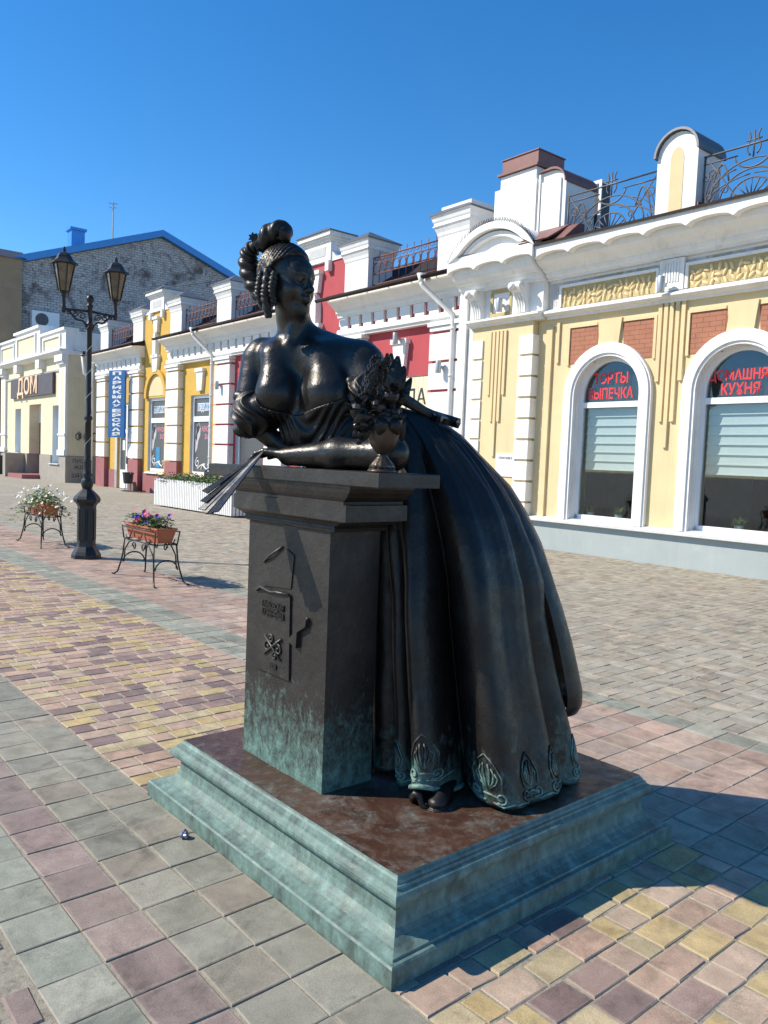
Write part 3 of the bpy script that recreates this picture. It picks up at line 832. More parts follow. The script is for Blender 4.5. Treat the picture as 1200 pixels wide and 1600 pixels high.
SG = Field(np.array([L(340, 700, 3.4)[0], 3.02, L(400, 700, 3.4)[2]]), np.array([L(660, 560, 3.3)[0], 3.62, L(400, 560, 3.4)[2]]), .0048)
def gathers(cx, cz, amp=.006, fr=11, ph=0.0):
    return lambda x, y, z: 1.5 * amp * (np.abs(np.sin(.5 * fr * np.arctan2(y, x) + ph + 14 * z + 2 * np.sin(30 * z))) - .5)
SG.ell(L(402, 647, 3.39), (.106, .102, .094), .02, disp=gathers(0, 0, .011, 8))
SG.ell(L(424, 634, 3.37), (.045, .05, .045), .02, disp=gathers(0, 0, .006, 8, 1.0))
SG.cone(L(374, 620, 3.42), L(412, 622, 3.36), .028, .022, .02)
SG.ell(L(386, 672, 3.40), (.06, .06, .035), .02, disp=gathers(0, 0, .004, 14))
mon(SG.mesh('sleeve'), 'sleeve', 'bronze_dark', parent=bod)
SG = Field(np.array([L(500, 700, 3.4)[0], 3.02, L(400, 700, 3.4)[2]]), np.array([L(660, 560, 3.3)[0], 3.62, L(400, 560, 3.4)[2]]), .0048)
SG.ell(L(572, 615, 3.27), (.085, .085, .075), .02, disp=gathers(0, 0, .008, 9, .7))
SG.cone(L(548, 596, 3.26), L(590, 588, 3.25), .022, .022, .012)
mon(SG.mesh('sleeve'), 'sleeve', 'bronze_dark', parent=bod)

# ---------------------------------------------------------------- skirt
SIL = [(628, 600), (634, 628), (642, 652), (652, 678), (668, 704), (690, 736), (720, 764), (760, 795), (800, 818), (850, 838), (900, 852), (950, 866), (1020, 880), (1080, 893), (1130, 905), (1180, 917), (1245, 931), (1262, 933)]
lev = []
for (py, pxr) in SIL:
    b = 3.30
    zc = L((pxr + 596) / 2, py, b)[2]
    aL = L(565, py, 3.32)[0] if py > 780 else L(594 - 29 * max(0, (py - 640)) / 140, py, 3.32)[0]
    aR = L(pxr, py, 3.14 if py > 900 else 3.25)[0]
    lev.append((zc, (aL + aR) / 2, (aR - aL) / 2))
lev.sort()
LZ = [q[0] for q in lev]; LA = [q[1] for q in lev]; LR = [q[2] for q in lev]
ZT, ZB = LZ[-1], 0.276
VAL = [(-112, .05, 6), (-80, .10, 7), (-56, .30, 7.0), (-37, .24, 4.0), (-8, .50, 6.0), (23, .025, 9), (53, .13, 5), (84, .07, 7), (118, .07, 7), (152, .06, 7), (188, .07, 7), (222, .06, 7)]
def skirt_pt(phi, z, off=0.0):
    a0 = np.interp(z, LZ, LA); r = np.interp(z, LZ, LR)
    t = (ZT - z) / (ZT - ZB)
    b0 = 3.36 - .035 * t
    pd = math.degrees(phi)
    amp = min(1.0, max(0.0, (t - .06) / .45)) ** .8
    q = 1.0
    for (v, dpt, w) in VAL:
        dd = (pd - v + 180) % 360 - 180
        ww = w * (1.5 - .5 * t) * (.8 + .5 * t)
        q -= dpt * amp * math.exp(-1.25 * (math.sqrt((dd / ww) ** 2 + .03) - .17))
        q += .35 * dpt * amp * math.exp(-((dd - 2.3 * ww) / (1.5 * ww)) ** 2)
    q += .11 * amp * t * math.exp(-((pd + 23) / 8) ** 2) + .03 * amp * math.exp(-((pd - 6) / 10) ** 2)
    # broad pleats gathered at the waist
    q += (.010 * math.sin(pd * .13 + 3) + .004 * math.sin(pd * .3 + 9 * t)) * amp + .03 * max(0, t - .7) / .3 * math.exp(-((pd - 12) / 45) ** 2)
    q += .016 * math.exp(-((pd - 12) / 12) ** 2 - ((t - .42) / .10) ** 2) - .014 * math.exp(-((pd - 30) / 10) ** 2 - ((t - .52) / .14) ** 2)
    q += (.007 * math.sin(pd * .09 + 17 * t) + .004 * math.sin(pd * .16 - 27 * t + 2)) * amp
    q += .03 * max(0, 1 - t * 4) * math.sin(pd * .55) + .003 * math.sin(pd * .9 + 14 * t) * (1 - t)
    rb = r * (.82 + .10 * min(1, max(0, (1.45 - z) / .5)))
    rr = q
    a = a0 + (r * rr + off) * math.sin(phi); b = b0 - (rb * rr + off) * math.cos(phi)
    return a, b
def hem_z(pd):
    return ZB + .055 * math.exp(-((pd + 24) / 9) ** 2) + .012 * (1 + math.sin(pd * .18)) * .5
NPH, NZ = 420, 120
V = []; F = []
for j in range(NZ + 1):
    t = j / NZ
    for i in range(NPH):
        phi = 2 * math.pi * i / NPH - math.pi
        pd = math.degrees(phi)
        zb = hem_z(pd)
        z = ZT + (zb - ZT) * (t ** .92)
        a, b = skirt_pt(phi, z)
        X_, Y_ = a * RH[0] + b * FH[0], a * RH[1] + b * FH[1]
        # keep the cloth behind the pedestal and slab
        if X_ < -2.30 and Y_ < 2.035: Y_ = 2.035 + .004 * math.sin(i)
        if X_ < -1.995 and Y_ < 1.992:
            k_ = min(1, max(0, (z - .95) / .3)); Y_ = Y_ + (1.992 - Y_) * k_
        V.append((X_, Y_, z))
for j in range(NZ):
    for i in range(NPH): F.append((j * NPH + i, j * NPH + (i + 1) % NPH, (j + 1) * NPH + (i + 1) % NPH, (j + 1) * NPH + i))
F.append(tuple(range(NPH))[::-1])
# turned-in hem
n0 = NZ * NPH; n1 = len(V)
for i in range(NPH):
    x, y, z = V[n0 + i]
    cx, cy = -2.25, 2.47
    V.append((x + (cx - x) * .07, y + (cy - y) * .07, z + .012))
for i in range(NPH): F.append((n0 + i, n0 + (i + 1) % NPH, n1 + (i + 1) % NPH, n1 + i))
mb = MB(); mb.add(V, F)
skirt = mon(mb, 'skirt', 'bronze_skirt', True)
def skirt_world(phi, z, off):
    a, b = skirt_pt(phi, z, off)
    return (a * RH[0] + b * FH[0], a * RH[1] + b * FH[1], z)
# train: the outer layer of cloth falling behind
TR = [(634, 618), (640, 650), (656, 690), (680, 724), (712, 754), (760, 801), (800, 826), (850, 851), (900, 868), (950, 884), (1000, 897), (1040, 905), (1075, 911), (1095, 910), (1107, 903)]
tl = []
for (py, pxr) in TR:
    tl.append((L(pxr, py, 3.34)[2], L(pxr, py, 3.34)[0]))
tl.sort(); TZ = [q[0] for q in tl]; TA = [q[1] for q in tl]
V = []; F = []; NI, NJ = 60, 80
for j in range(NJ + 1):
    z = TZ[-1] + (TZ[0] - TZ[-1]) * j / NJ
    aR = np.interp(z, TZ, TA); a0 = np.interp(z, LZ, LA); r = aR - a0
    for i in range(NI + 1):
        u = i / NI
        phi = math.radians(62 + 120 * u)
        k = 1 + .02 * math.sin(u * 16 + 2 * z)
        if u < .12: k -= .10 * (1 - u / .12) ** 1.5
        b0 = 3.40
        a = a0 + r * k * math.sin(phi) / 1.0; b = b0 - r * k * .9 * math.cos(phi)
        V.append((a * RH[0] + b * FH[0], a * RH[1] + b * FH[1], z))
for j in range(NJ):
    for i in range(NI): F.append((j * (NI + 1) + i, j * (NI + 1) + i + 1, (j + 1) * (NI + 1) + i + 1, (j + 1) * (NI + 1) + i))
nb = len(V)
for i in range(NI + 1):
    x, y, z = V[NJ * (NI + 1) + i]; V.append((x - .05 * RH[0], y - .05 * RH[1], z + .012))
for i in range(NI): F.append((NJ * (NI + 1) + i, NJ * (NI + 1) + i + 1, nb + i + 1, nb + i))
mb = MB(); mb.add(V, F); mon(mb, 'train', 'bronze_skirt', True, skirt)
# palmette border along the hem
def palmette(ph0, z0, s):
    mb = MB(); r = .5
    def T(u, v): return skirt_world(math.radians(ph0) + u * s / r, z0 + v * s, .0035)
    def st(pts, rad): mb.tube([T(u, v) for u, v in pts], rad * s, 5)
    for sg in (-1, 1):
        st([(sg * (.045 + .026 * (1 - .8 * t) * math.cos(4.0 + 8.2 * t)), .032 + .026 * (1 - .8 * t) * math.sin(4.0 + 8.2 * t)) for t in np.linspace(0, 1, 22)], .0052)
        st([(sg * .012, .01), (sg * .05, -.004), (sg * .09, .008), (sg * .12, .004)], .005)
        for k, (w, hgt) in enumerate(((.012, .118), (.028, .10), (.042, .078))):
            st([(sg * .004, .062), (sg * w * .75, .062 + hgt * .35), (sg * w, .062 + hgt * .7), (sg * w * .7, .062 + hgt * .95)], .0058 - .0006 * k)
        st([(sg * .052, .065), (sg * .058, .12), (sg * .034, .175), (0, .215)], .0042)
    st([(-.05, .03), (0, .04), (.05, .03)], .006)
    return mb
for (ph, z0, s) in ((-23, .36, .80), (3.5, .295, .82), (25, .292, .80), (44, .295, .78), (-46, .30, .72), (68, .297, .78)):
    mon(palmette(ph, z0, s), 'palmette_relief', 'bronze_relief', True, skirt)
# rolled cloth edge and shoe under the lifted hem
mb = MB()
mb.tube([skirt_world(math.radians(p), hem_z(p) + .004, .004) for p in np.linspace(-35, -10, 26)], .010, 7)
mon(mb, 'rolled_hem', 'bronze_relief', True, skirt)
SHG = Field(wl(-2.0, 2.05, .2) - .2, wl(-2.0, 2.05, .2) + .2, .004)
SHG.cone(wl(-2.10, 2.20, .31), wl(-2.02, 2.075, .297), .038, .034, .02); SHG.ell(wl(-2.012, 2.055, .292), (.036, .038, .024), .015)
SHG.ell(wl(-2.012, 2.055, .272), (.042, .044, .008), .004)
mon(SHG.mesh('shoe'), 'shoe', 'bronze_dark')
mb = MB()
mb.tube([(-2.105, 2.035, .272), (-2.098, 2.012, .276), (-2.088, 1.998, .298), (-2.072, 1.998, .318), (-2.056, 2.006, .312), (-2.052, 2.012, .290), (-2.040, 2.012, .276), (-2.020, 2.022, .272)], [.006, .011, .013, .014, .014, .013, .012, .007], 8)
mon(mb, 'petticoat_frill', 'bronze_dark', True, skirt)
# sash bow at the back of the waist
mb = MB()
mb.tube(abz_to_world([L(628, 622, 3.32), L(645, 632, 3.32), L(662, 642, 3.33), L(678, 650, 3.34)]), [.026, .024, .020, .022], 10)
V = []; F = []
for i in range(9):
    t = i / 8
    p0 = L(674 + 46 * t, 640 + 14 * t, 3.34 + .03 * math.sin(6 * t)); p1 = L(670 + 46 * t, 656 + 14 * t, 3.31 + .035 * math.sin(9 * t + 1)); p2 = L(678 + 42 * t, 648 + 14 * t, 3.28 + .03 * math.sin(11 * t))
    V += list(abz_to_world([p0, p2, p1]))
for i in range(8):
    for k in range(2): F.append((3 * i + k, 3 * i + k + 1, 3 * i + 4 + k, 3 * i + 3 + k))
mb.add(V, F)
mon(mb, 'sash_bow', 'bronze_relief', False)

# ---------------------------------------------------------------- vase of flowers and the fan
vc = (-2.118, 1.812, 1.507)
mb = MB()
mb.lathe([(.001, 0), (.052, 0), (.053, .006), (.050, .010), (.046, .012), (.044, .018)], vc, 24)
mb.lathe([(.044, .016), (.038, .03), (.024, .048), (.016, .058), (.018, .064)], vc, 36, mod=lambda a, z: 1 + .10 * abs(math.sin(6 * a)))
mb.lathe([(.016, .062), (.026, .072), (.042, .09), (.053, .115), (.060, .145), (.065, .175), (.067, .192), (.063, .194), (.060, .180)], vc, 32)
bronze('bronze_vase', base=(0.075, 0.052, 0.04), rough=(0.26, 0.42), metal=0.5)
vase = mon(mb, 'vase', 'bronze_vase', True)
mb = MB()
V3 = np.array(vc)
mb.lathe([(.062, .192), (.055, .205), (.052, .22), (.02, .225)], vc, 24)
def cl(px, py, b): return abz_to_world([L(px, py, b)])[0]
# grape / hyacinth spike: many small beads
for i in range(300):
    t = rnd.random()
    cx = 598 - 34 * t; cy = 560 + 75 * t
    rr = 14 + 3 * math.sin(9 * t)
    an = rnd.uniform(0, 2 * math.pi); u = rnd.uniform(.55, 1)
    p = cl(cx + rr * u * math.cos(an), cy + 5 * math.sin(an * 2), 2.79 + .03 * math.sin(an))
    s = rnd.uniform(.006, .0105)
    mb.ell(p, (s, s, s * 1.2), 5, 4)
bq = mon(mb, 'flower_spike', 'bronze_dark', False, vase)
mb = MB()
for (px, py, r, b) in ((562, 642, .046, 2.75), (612, 618, .036, 2.74), (590, 636, .036, 2.74), (570, 664, .028, 2.74)):
    c = cl(px, py, b)
    mb.ell(c, (r * .75, r * .75, r * .75), 10, 7)
    for k in range(26):
        d = np.array([rnd.gauss(0, 1), rnd.gauss(0, 1), rnd.gauss(0, .9) + .2]); d /= np.linalg.norm(d)
        mb.leaf(c + d * r * .55, d + np.array([0, 0, .5]), d, r * .8, r * .62, -.35, 3)
mon(mb, 'rose', 'bronze_dark', False, vase)
mb = MB()
# big curled leaves
def blade(px0, py0, px1, py1, b, w, bulge=.02, n=12):
    p0, p1 = cl(px0, py0, b), cl(px1, py1, b)
    V = []; F = []
    d = p1 - p0; side = np.cross(d, np.array([-.757, .653, 0])); side /= np.linalg.norm(side)
    tow = np.array([.757, -.653, 0])
    for i in range(n + 1):
        t = i / n
        c = p0 + d * t + tow * bulge * math.sin(math.pi * t)
        ww = w * math.sin(math.pi * min(.97, .08 + .9 * t)) ** .7
        for k in range(5):
            s = (k - 2) / 2
            V.append(c + side * ww * s - tow * (.35 * ww * s * s) + tow * .003 * math.sin(18 * t + 3 * s))
    for i in range(n):
        for k in range(4): F.append((5 * i + k, 5 * i + k + 1, 5 * i + 6 + k, 5 * i + 5 + k))
    return V, F
for args in ((608, 640, 622, 556, 2.78, .028, .03), (610, 630, 632, 572, 2.80, .026, .02), (620, 638, 643, 590, 2.82, .018, .02), (602, 610, 612, 552, 2.83, .022, 0), (585, 640, 552, 662, 2.74, .02, .03),
             (600, 650, 592, 680, 2.73, .022, .03), (612, 650, 622, 680, 2.74, .02, .03), (585, 655, 566, 690, 2.75, .016, .02), (618, 630, 640, 612, 2.78, .016, .01), (625, 645, 628, 690, 2.80, .018, .02)):
    mb.add(*blade(*args))
for (px, py) in ((575, 655), (588, 648), (600, 652), (612, 648), (622, 655), (596, 660), (580, 668), (560, 672), (566, 684)):
    for k in range(4):
        an = rnd.uniform(0, 2 * math.pi)
        mb.add(*blade(px, py, px + 15 * math.cos(an), py + 13 * math.sin(an), 2.74, .011, .012, 6))
mon(mb, 'bouquet_leaf', 'bronze_dark', True, vase)

hx, hy = 412, 706
for k, (px, py, b) in enumerate(((320, 769, 3.12), (318, 784, 3.08), (315, 796, 3.05), (319, 801, 3.03), (327, 803, 3.01), (336, 800, 2.99))):
    p0 = at(hx, hy, 3.27 - .006 * k); p1 = at(px, py, b)
    d = p1 - p0; ln = np.linalg.norm(d); d = d / ln
    tow = np.array([.757, -.653, 0]) * .75 + np.array([-.669, -.743, .5]) * .65; tow /= np.linalg.norm(tow); sd = np.cross(d, tow); sd /= np.linalg.norm(sd); nn_ = np.cross(sd, d)
    V = []
    for t, w in ((0, .004), (.35, .008), (1.0, .021)):
        for q in (-1, 1):
            for e in (-1, 1): V.append(p0 + d * ln * t + sd * w * q + nn_ * .0022 * e)
    F = [(0, 1, 3, 2), (8, 10, 11, 9)]
    for j in (0, 4):
        F += [(j, j + 2, j + 6, j + 4), (j + 1, j + 5, j + 7, j + 3), (j, j + 4, j + 5, j + 1), (j + 2, j + 3, j + 7, j + 6)]
    mb = MB(); mb.add(V, F); mon(mb, 'fan_blade', 'bronze_worn' if k in (2, 3) else 'bronze_dark')
# ---------------------------------------------------------------- house materials
plain('stucco_white', (0.80, 0.79, 0.765), 0.75, var=0.05, scale=2.5, streak=((0.46, 0.43, 0.38), 0.45), dirt=((0.50, 0.46, 0.40), 1.8, 0.56, 0.42), bumps=0.25, bscale=70)
plain('stucco_cream', (0.70, 0.555, 0.315), 0.8, streak=((0.42, 0.32, 0.17), 0.4), var=0.06, scale=2.0, dirt=((0.62, 0.47, 0.25), 1.4, 0.6, 0.4), bumps=0.25, bscale=80)
plain('stucco_ochre', (0.46, 0.36, 0.17), 0.8, var=0.1, scale=3.0, bumps=0.3)
plain('stucco_yellow', (0.60, 0.365, 0.062), 0.8, streak=((0.36, 0.22, 0.06), 0.45), var=0.07, scale=2.0, dirt=((0.62, 0.40, 0.09), 1.5, 0.58, 0.45), bumps=0.25)
plain('stucco_red', (0.43, 0.06, 0.07), 0.8, streak=((0.24, 0.05, 0.06), 0.5), var=0.07, scale=2.0, dirt=((0.38, 0.06, 0.07), 1.5, 0.58, 0.4), bumps=0.25)
plain('stucco_pink', (0.32, 0.115, 0.115), 0.8, var=0.08, scale=2.0, dirt=((0.38, 0.16, 0.15), 2.2, 0.55, 0.5), bumps=0.25)
plain('stucco_pale', (0.74, 0.64, 0.44), 0.8, streak=((0.45, 0.36, 0.25), 0.5), var=0.06, scale=1.5, dirt=((0.58, 0.47, 0.32), 1.2, 0.58, 0.5), bumps=0.25)
plain('stucco_tan', (0.33, 0.225, 0.135), 0.8, var=0.1, scale=1.5)
plain('plinth_paint', (0.36, 0.40, 0.39), 0.6, streak=((0.50, 0.50, 0.46), 0.4), var=0.07, scale=1.5, dirt=((0.52, 0.52, 0.48), 2.2, 0.6, 0.4), bumps=0.12)
plain('plinth_stone', (0.34, 0.30, 0.25), 0.65, var=0.1, scale=3)
plain('sill_metal', (0.62, 0.62, 0.60), 0.5, var=0.06, scale=6)
plain('frame_white', (0.82, 0.82, 0.82), 0.4, var=0.02)
plain('reveal_grey', (0.50, 0.50, 0.49), 0.7, var=0.06)
plain('iron_black', (0.022, 0.022, 0.024), 0.45, 0.3, var=0.2, scale=12)
plain('iron_rust', (0.20, 0.075, 0.055), 0.6, 0.1, var=0.25, scale=8)
plain('iron_grey', (0.11, 0.10, 0.105), 0.55, 0.3, var=0.25, scale=8)
plain('roof_dark', (0.035, 0.026, 0.026), 0.8, 0.0, spec=0.15, var=0.2, scale=3)
plain('roof_brown', (0.20, 0.085, 0.07), 0.5, 0.1, var=0.15, scale=5)
plain('cap_metal', (0.15, 0.145, 0.15), 0.45, 0.4, var=0.12, scale=5)
plain('lamp_metal', (0.42, 0.44, 0.46), 0.4, 0.5, var=0.04)
plain('pipe_white', (0.70, 0.68, 0.64), 0.55, var=0.06, scale=6)
plain('brick_paint', (0.37, 0.15, 0.085), 0.8, var=0.1, scale=5, dirt=((0.30, 0.125, 0.075), 6, 0.55, 0.5), bumps=0.3)
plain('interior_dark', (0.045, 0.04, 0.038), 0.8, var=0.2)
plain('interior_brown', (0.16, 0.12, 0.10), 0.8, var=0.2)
plain('blind_cloth', (0.76, 0.80, 0.78), 0.8, var=0.04, scale=8)
plain('film_dark', (0.075, 0.075, 0.08), 0.35, var=0.06)
plain('film_white', (0.80, 0.79, 0.80), 0.4, var=0.02)
plain('film_pink', (0.75, 0.28, 0.36), 0.4, var=0.02)
plain('film_blue', (0.02, 0.22, 0.42), 0.4, var=0.05)
plain('film_lilac', (0.50, 0.46, 0.49), 0.4, var=0.12, scale=14)
plain('letter_red', (0.72, 0.035, 0.04), 0.5, var=0.03)
plain('sign_blue', (0.018, 0.12, 0.34), 0.4, var=0.05)
plain('letter_white', (0.80, 0.80, 0.78), 0.5, var=0.02)
plain('letter_black', (0.02, 0.02, 0.02), 0.5, var=0.02)
plain('board_cream', (0.72, 0.64, 0.44), 0.7, var=0.06)
plain('timber_white', (0.74, 0.73, 0.70), 0.7, var=0.06, scale=5, dirt=((0.45, 0.42, 0.36), 5, 0.6, 0.4))
plain('leaf_green', (0.075, 0.135, 0.03), 0.6, var=0.4, scale=14)
plain('leaf_pale', (0.16, 0.22, 0.055), 0.6, var=0.35, scale=18)
plain('petal_white', (0.78, 0.76, 0.66), 0.6, var=0.06)
plain('petal_pink', (0.62, 0.06, 0.16), 0.6, var=0.2, scale=30)
plain('petal_violet', (0.12, 0.05, 0.42), 0.6, var=0.2, scale=30)
plain('trough_clay', (0.42, 0.125, 0.06), 0.6, var=0.12, scale=10)
plain('pot_white', (0.75, 0.75, 0.72), 0.5, var=0.03)
plain('plastic_dark', (0.03, 0.03, 0.032), 0.45, var=0.2, scale=10)

m = bpy.data.materials.new('glass'); m.use_nodes = True; nt = m.node_tree; nt.nodes.clear(); MATS['glass'] = m
out = nt.nodes.new('ShaderNodeOutputMaterial'); tr = nt.nodes.new('ShaderNodeBsdfTransparent'); gs = nt.nodes.new('ShaderNodeBsdfGlossy')
tr.inputs[0].default_value = (0.80, 0.84, 0.85, 1); gs.inputs[0].default_value = (0.8, 0.85, 0.9, 1); gs.inputs['Roughness'].default_value = 0.015
ge = nt.nodes.new('ShaderNodeNewGeometry'); vd = nt.nodes.new('ShaderNodeVectorMath'); vd.operation = 'DOT_PRODUCT'
nt.links.new(ge.outputs['Normal'], vd.inputs[0]); nt.links.new(ge.outputs['Incoming'], vd.inputs[1])
fres = mathn(nt, 'MULTIPLY_ADD', mathn(nt, 'POWER', mathn(nt, 'SUBTRACT', 1.0, mathn(nt, 'ABSOLUTE', vd.outputs['Value'])), 5.0), 0.94, 0.06)
mx = nt.nodes.new('ShaderNodeMixShader')
nt.links.new(fres, mx.inputs[0]); nt.links.new(tr.outputs[0], mx.inputs[1]); nt.links.new(gs.outputs[0], mx.inputs[2]); nt.links.new(mx.outputs[0], out.inputs[0])

def ftext(body, size, s, d, z, mat, parent, s0, width=None, extrude=.002, bold=0.0, rotz=0.0, name='lettering'):
    me = text_mesh(body, size, extrude, bold, width)
    me.transform(Matrix.Translation((s - s0, -d, z)) @ Matrix.Rotation(math.pi / 2, 4, 'X'))
    return link(name, me, mat, parent)

# ---------------------------------------------------------------- cream building with arched windows
CS = -8.0
CB = fthing('cream_building', 'cream and white stucco shop with tall arched windows and grey plinth', 'building', CS)
WC = [-8.19, -5.80, -3.41]; WR = 0.68; WZ = 2.87; DW = -0.12
SR = -2.0
def cb(name, mat, fn, parent=CB, smooth=False, **kw):
    f = FB(CS); fn(f); return f.build(name, mat, parent, smooth, **kw)
def wall(f):
    edges = [-9.84] + [x for c in WC for x in (c - WR, c + WR)] + [SR]
    for i in range(0, len(edges), 2): f.b(edges[i], edges[i + 1], DW - .42, DW, .50, WZ)
    mids = [-9.84] + [(WC[i] + WC[i + 1]) / 2 for i in range(len(WC) - 1)] + [SR]
    for i, c in enumerate(WC): f.archwall(c, WR, WZ, mids[i], mids[i + 1], 5.0, DW - .42, DW)
    for c in WC: f.b(c - WR, c + WR, DW - .42, DW, .50, .60)
front_wall = cb('wall', 'stucco_cream', wall)
cb('pavilion_wall', 'stucco_cream', lambda f: f.b(-11.46, -9.85, -.55, .03, .45, 4.40))
cb('plinth', 'plinth_paint', lambda f: (f.b(-9.84, SR, -.5, -.02, -.03, .52), f.b(-11.5, -9.84, -.5, .08, -.03, .45)))
cb('sill_ledge', 'sill_metal', lambda f: (f.mold(-9.86, SR, [(-.5, .55), (.085, .528), (.085, .565), (-.12, .615), (-.5, .62)])))
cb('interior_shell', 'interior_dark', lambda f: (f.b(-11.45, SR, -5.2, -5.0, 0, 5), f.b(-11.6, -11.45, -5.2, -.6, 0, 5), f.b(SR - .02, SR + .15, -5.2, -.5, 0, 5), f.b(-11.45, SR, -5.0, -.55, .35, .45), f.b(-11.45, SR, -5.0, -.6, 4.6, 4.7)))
cb('party_wall', 'stucco_white', lambda f: f.b(-11.62, -11.46, -6, -.0, -.03, 5.2))
# pavilion quoins: white blocks left and right, flutes between
zq = [0.47 + .405 * k for k in range(10)]
for z in zq:
    if z > 4.0: continue
    top = min(z + .362, 4.20)
    cb('quoin', 'stucco_white', lambda f: f.b(-11.42, -11.14, .031, .062, z, top))
    cb('quoin', 'stucco_white', lambda f: f.b(-10.15, -9.80, -.14, .075, z, top))
for k, (x, zb) in enumerate(((-10.93, 2.95), (-10.83, 2.42), (-10.73, 1.72), (-10.63, 2.42), (-10.53, 2.95))):
    cb('flute', 'stucco_cream', lambda f: f.b(x - .032, x + .032, .031, .066, zb, 4.22))
# flutes between the windows
for c in (-7.0, -4.6):
    for k, (dx, zb) in enumerate(((-.21, 3.05), (-.105, 2.38), (0, 1.95), (.105, 2.38), (.21, 3.05))):
        cb('flute', 'stucco_cream', lambda f: f.b(c + dx - .034, c + dx + .034, DW + .001, DW + .045, zb, 4.33))
# pilaster strip beside the pavilion
cb('corner_strip', 'stucco_cream', lambda f: (f.b(-9.60, -9.46, DW + .001, DW + .05, .60, 4.2), f.b(-9.36, -9.30, DW + .001, DW + .04, 3.5, 4.25)))
# windows
for wi, c in enumerate(WC):
    W = cb('window', 'frame_white', lambda f: (f.archband(c, WR - .075, WR - .002, WZ, .60, -.32, -.25), f.b(c - WR + .002, c + WR - .002, -.32, -.25, .60, .70), f.b(c - WR + .075, c + WR - .075, -.32, -.245, 2.66, 2.76)))
    cb('architrave', 'stucco_white', lambda f: (f.archband(c, WR + .001, WR + .235, WZ, .60, DW - .01, DW + .075), f.archband(c, WR + .05, WR + .20, WZ, .60, DW + .07, DW + .105), f.archband(c, WR - .0, WR + .03, WZ, .60, DW - .12, DW + .055)))
    cb('reveal', 'stucco_white', lambda f: f.archband(c, WR - .012, WR + .004, WZ, .60, -.26, DW - .005))
    cb('pane', 'glass', lambda f: (f.plate([(c - WR + .07, .69), (c + WR - .07, .69), (c + WR - .07, 2.67), (c - WR + .07, 2.67)], -.288, -.285),
                                  f.plate([(c + (WR - .072) * math.cos(math.pi * i / 16), max(2.75, WZ + (WR - .072) * math.sin(math.pi * i / 16))) for i in range(17)] + [(c - WR + .075, 2.75), (c + WR - .075, 2.75)], -.288, -.285)), parent=W)
    for k in range(7):
        cb('blind_slat', 'blind_cloth', lambda f: f.mold(c - WR + .08, c + WR - .08, [(-.41, 2.66 - .16 * k), (-.385, 2.52 - .16 * k), (-.375, 2.515 - .16 * k), (-.37, 2.495 - .16 * k), (-.385, 2.50 - .16 * k), (-.415, 2.66 - .16 * k)]), parent=W)
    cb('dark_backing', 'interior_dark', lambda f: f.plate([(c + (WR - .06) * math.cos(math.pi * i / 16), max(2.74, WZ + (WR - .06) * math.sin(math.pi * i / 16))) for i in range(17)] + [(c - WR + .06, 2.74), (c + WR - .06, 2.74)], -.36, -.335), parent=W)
    if wi < 2:
        for body, size, wd, zz in ((('ТОРТЫ', .26, .72, 3.17), ('ВЫПЕЧКА', .26, .94, 2.90)), (('ДОМАШНЯЯ', .22, 1.06, 3.10), ('КУХНЯ', .24, .62, 2.88)))[wi]:
            ftext(body, size, c - .06, -.282, zz, 'letter_red', W, CS, wd, .001, .005)
    # brick spandrels above
    for sg in (-1, 1):
        a_in, a_out = c + sg * .27, c + sg * .87
        top_in = c + sg * .21
        xo0, xo1 = sorted((a_out, a_in))
        pan = cb('spandrel_panel', 'brick_paint', lambda f: f.plate([(a_out, 3.46), (c + sg * .30, 3.46), (c + sg * .24, 4.12), (a_out, 4.12)] if sg > 0 else [(a_out, 3.46), (a_out, 4.12), (c + sg * .24, 4.12), (c + sg * .30, 3.46)], DW - .02, DW + .006))
        for r in range(8):
            z0 = 3.475 + .08 * r
            xs = xo0 - (.11 if r % 2 else 0)
            while xs < xo1:
                x0, x1 = max(xs, xo0 + .008), min(xs + .212, xo1 - .008)
                if x1 - x0 > .04:
                    if not (math.hypot((x0 + x1) / 2 - c, z0 - WZ) < WR + .18):
                        cb('brick', 'brick_paint', lambda f: f.b(x0, x1, DW + .004, DW + .009 + rnd.uniform(0, .002), z0, z0 + .0755), parent=pan)
                xs += .2165
        cb('panel_border', 'stucco_cream', lambda f: (f.b(min(a_out, a_out + sg * .05), max(a_out, a_out + sg * .05), DW + .002, DW + .035, 3.44, 4.17), f.b(min(a_out, a_in) - .0, max(a_out, a_in), DW + .002, DW + .035, 4.122, 4.17)))
    cb('keystone', 'stucco_cream', lambda f: f.plate([(c - .19, 3.70), (c + .19, 3.70), (c + .245, 4.20), (c - .245, 4.20)], DW + .002, DW + .05))
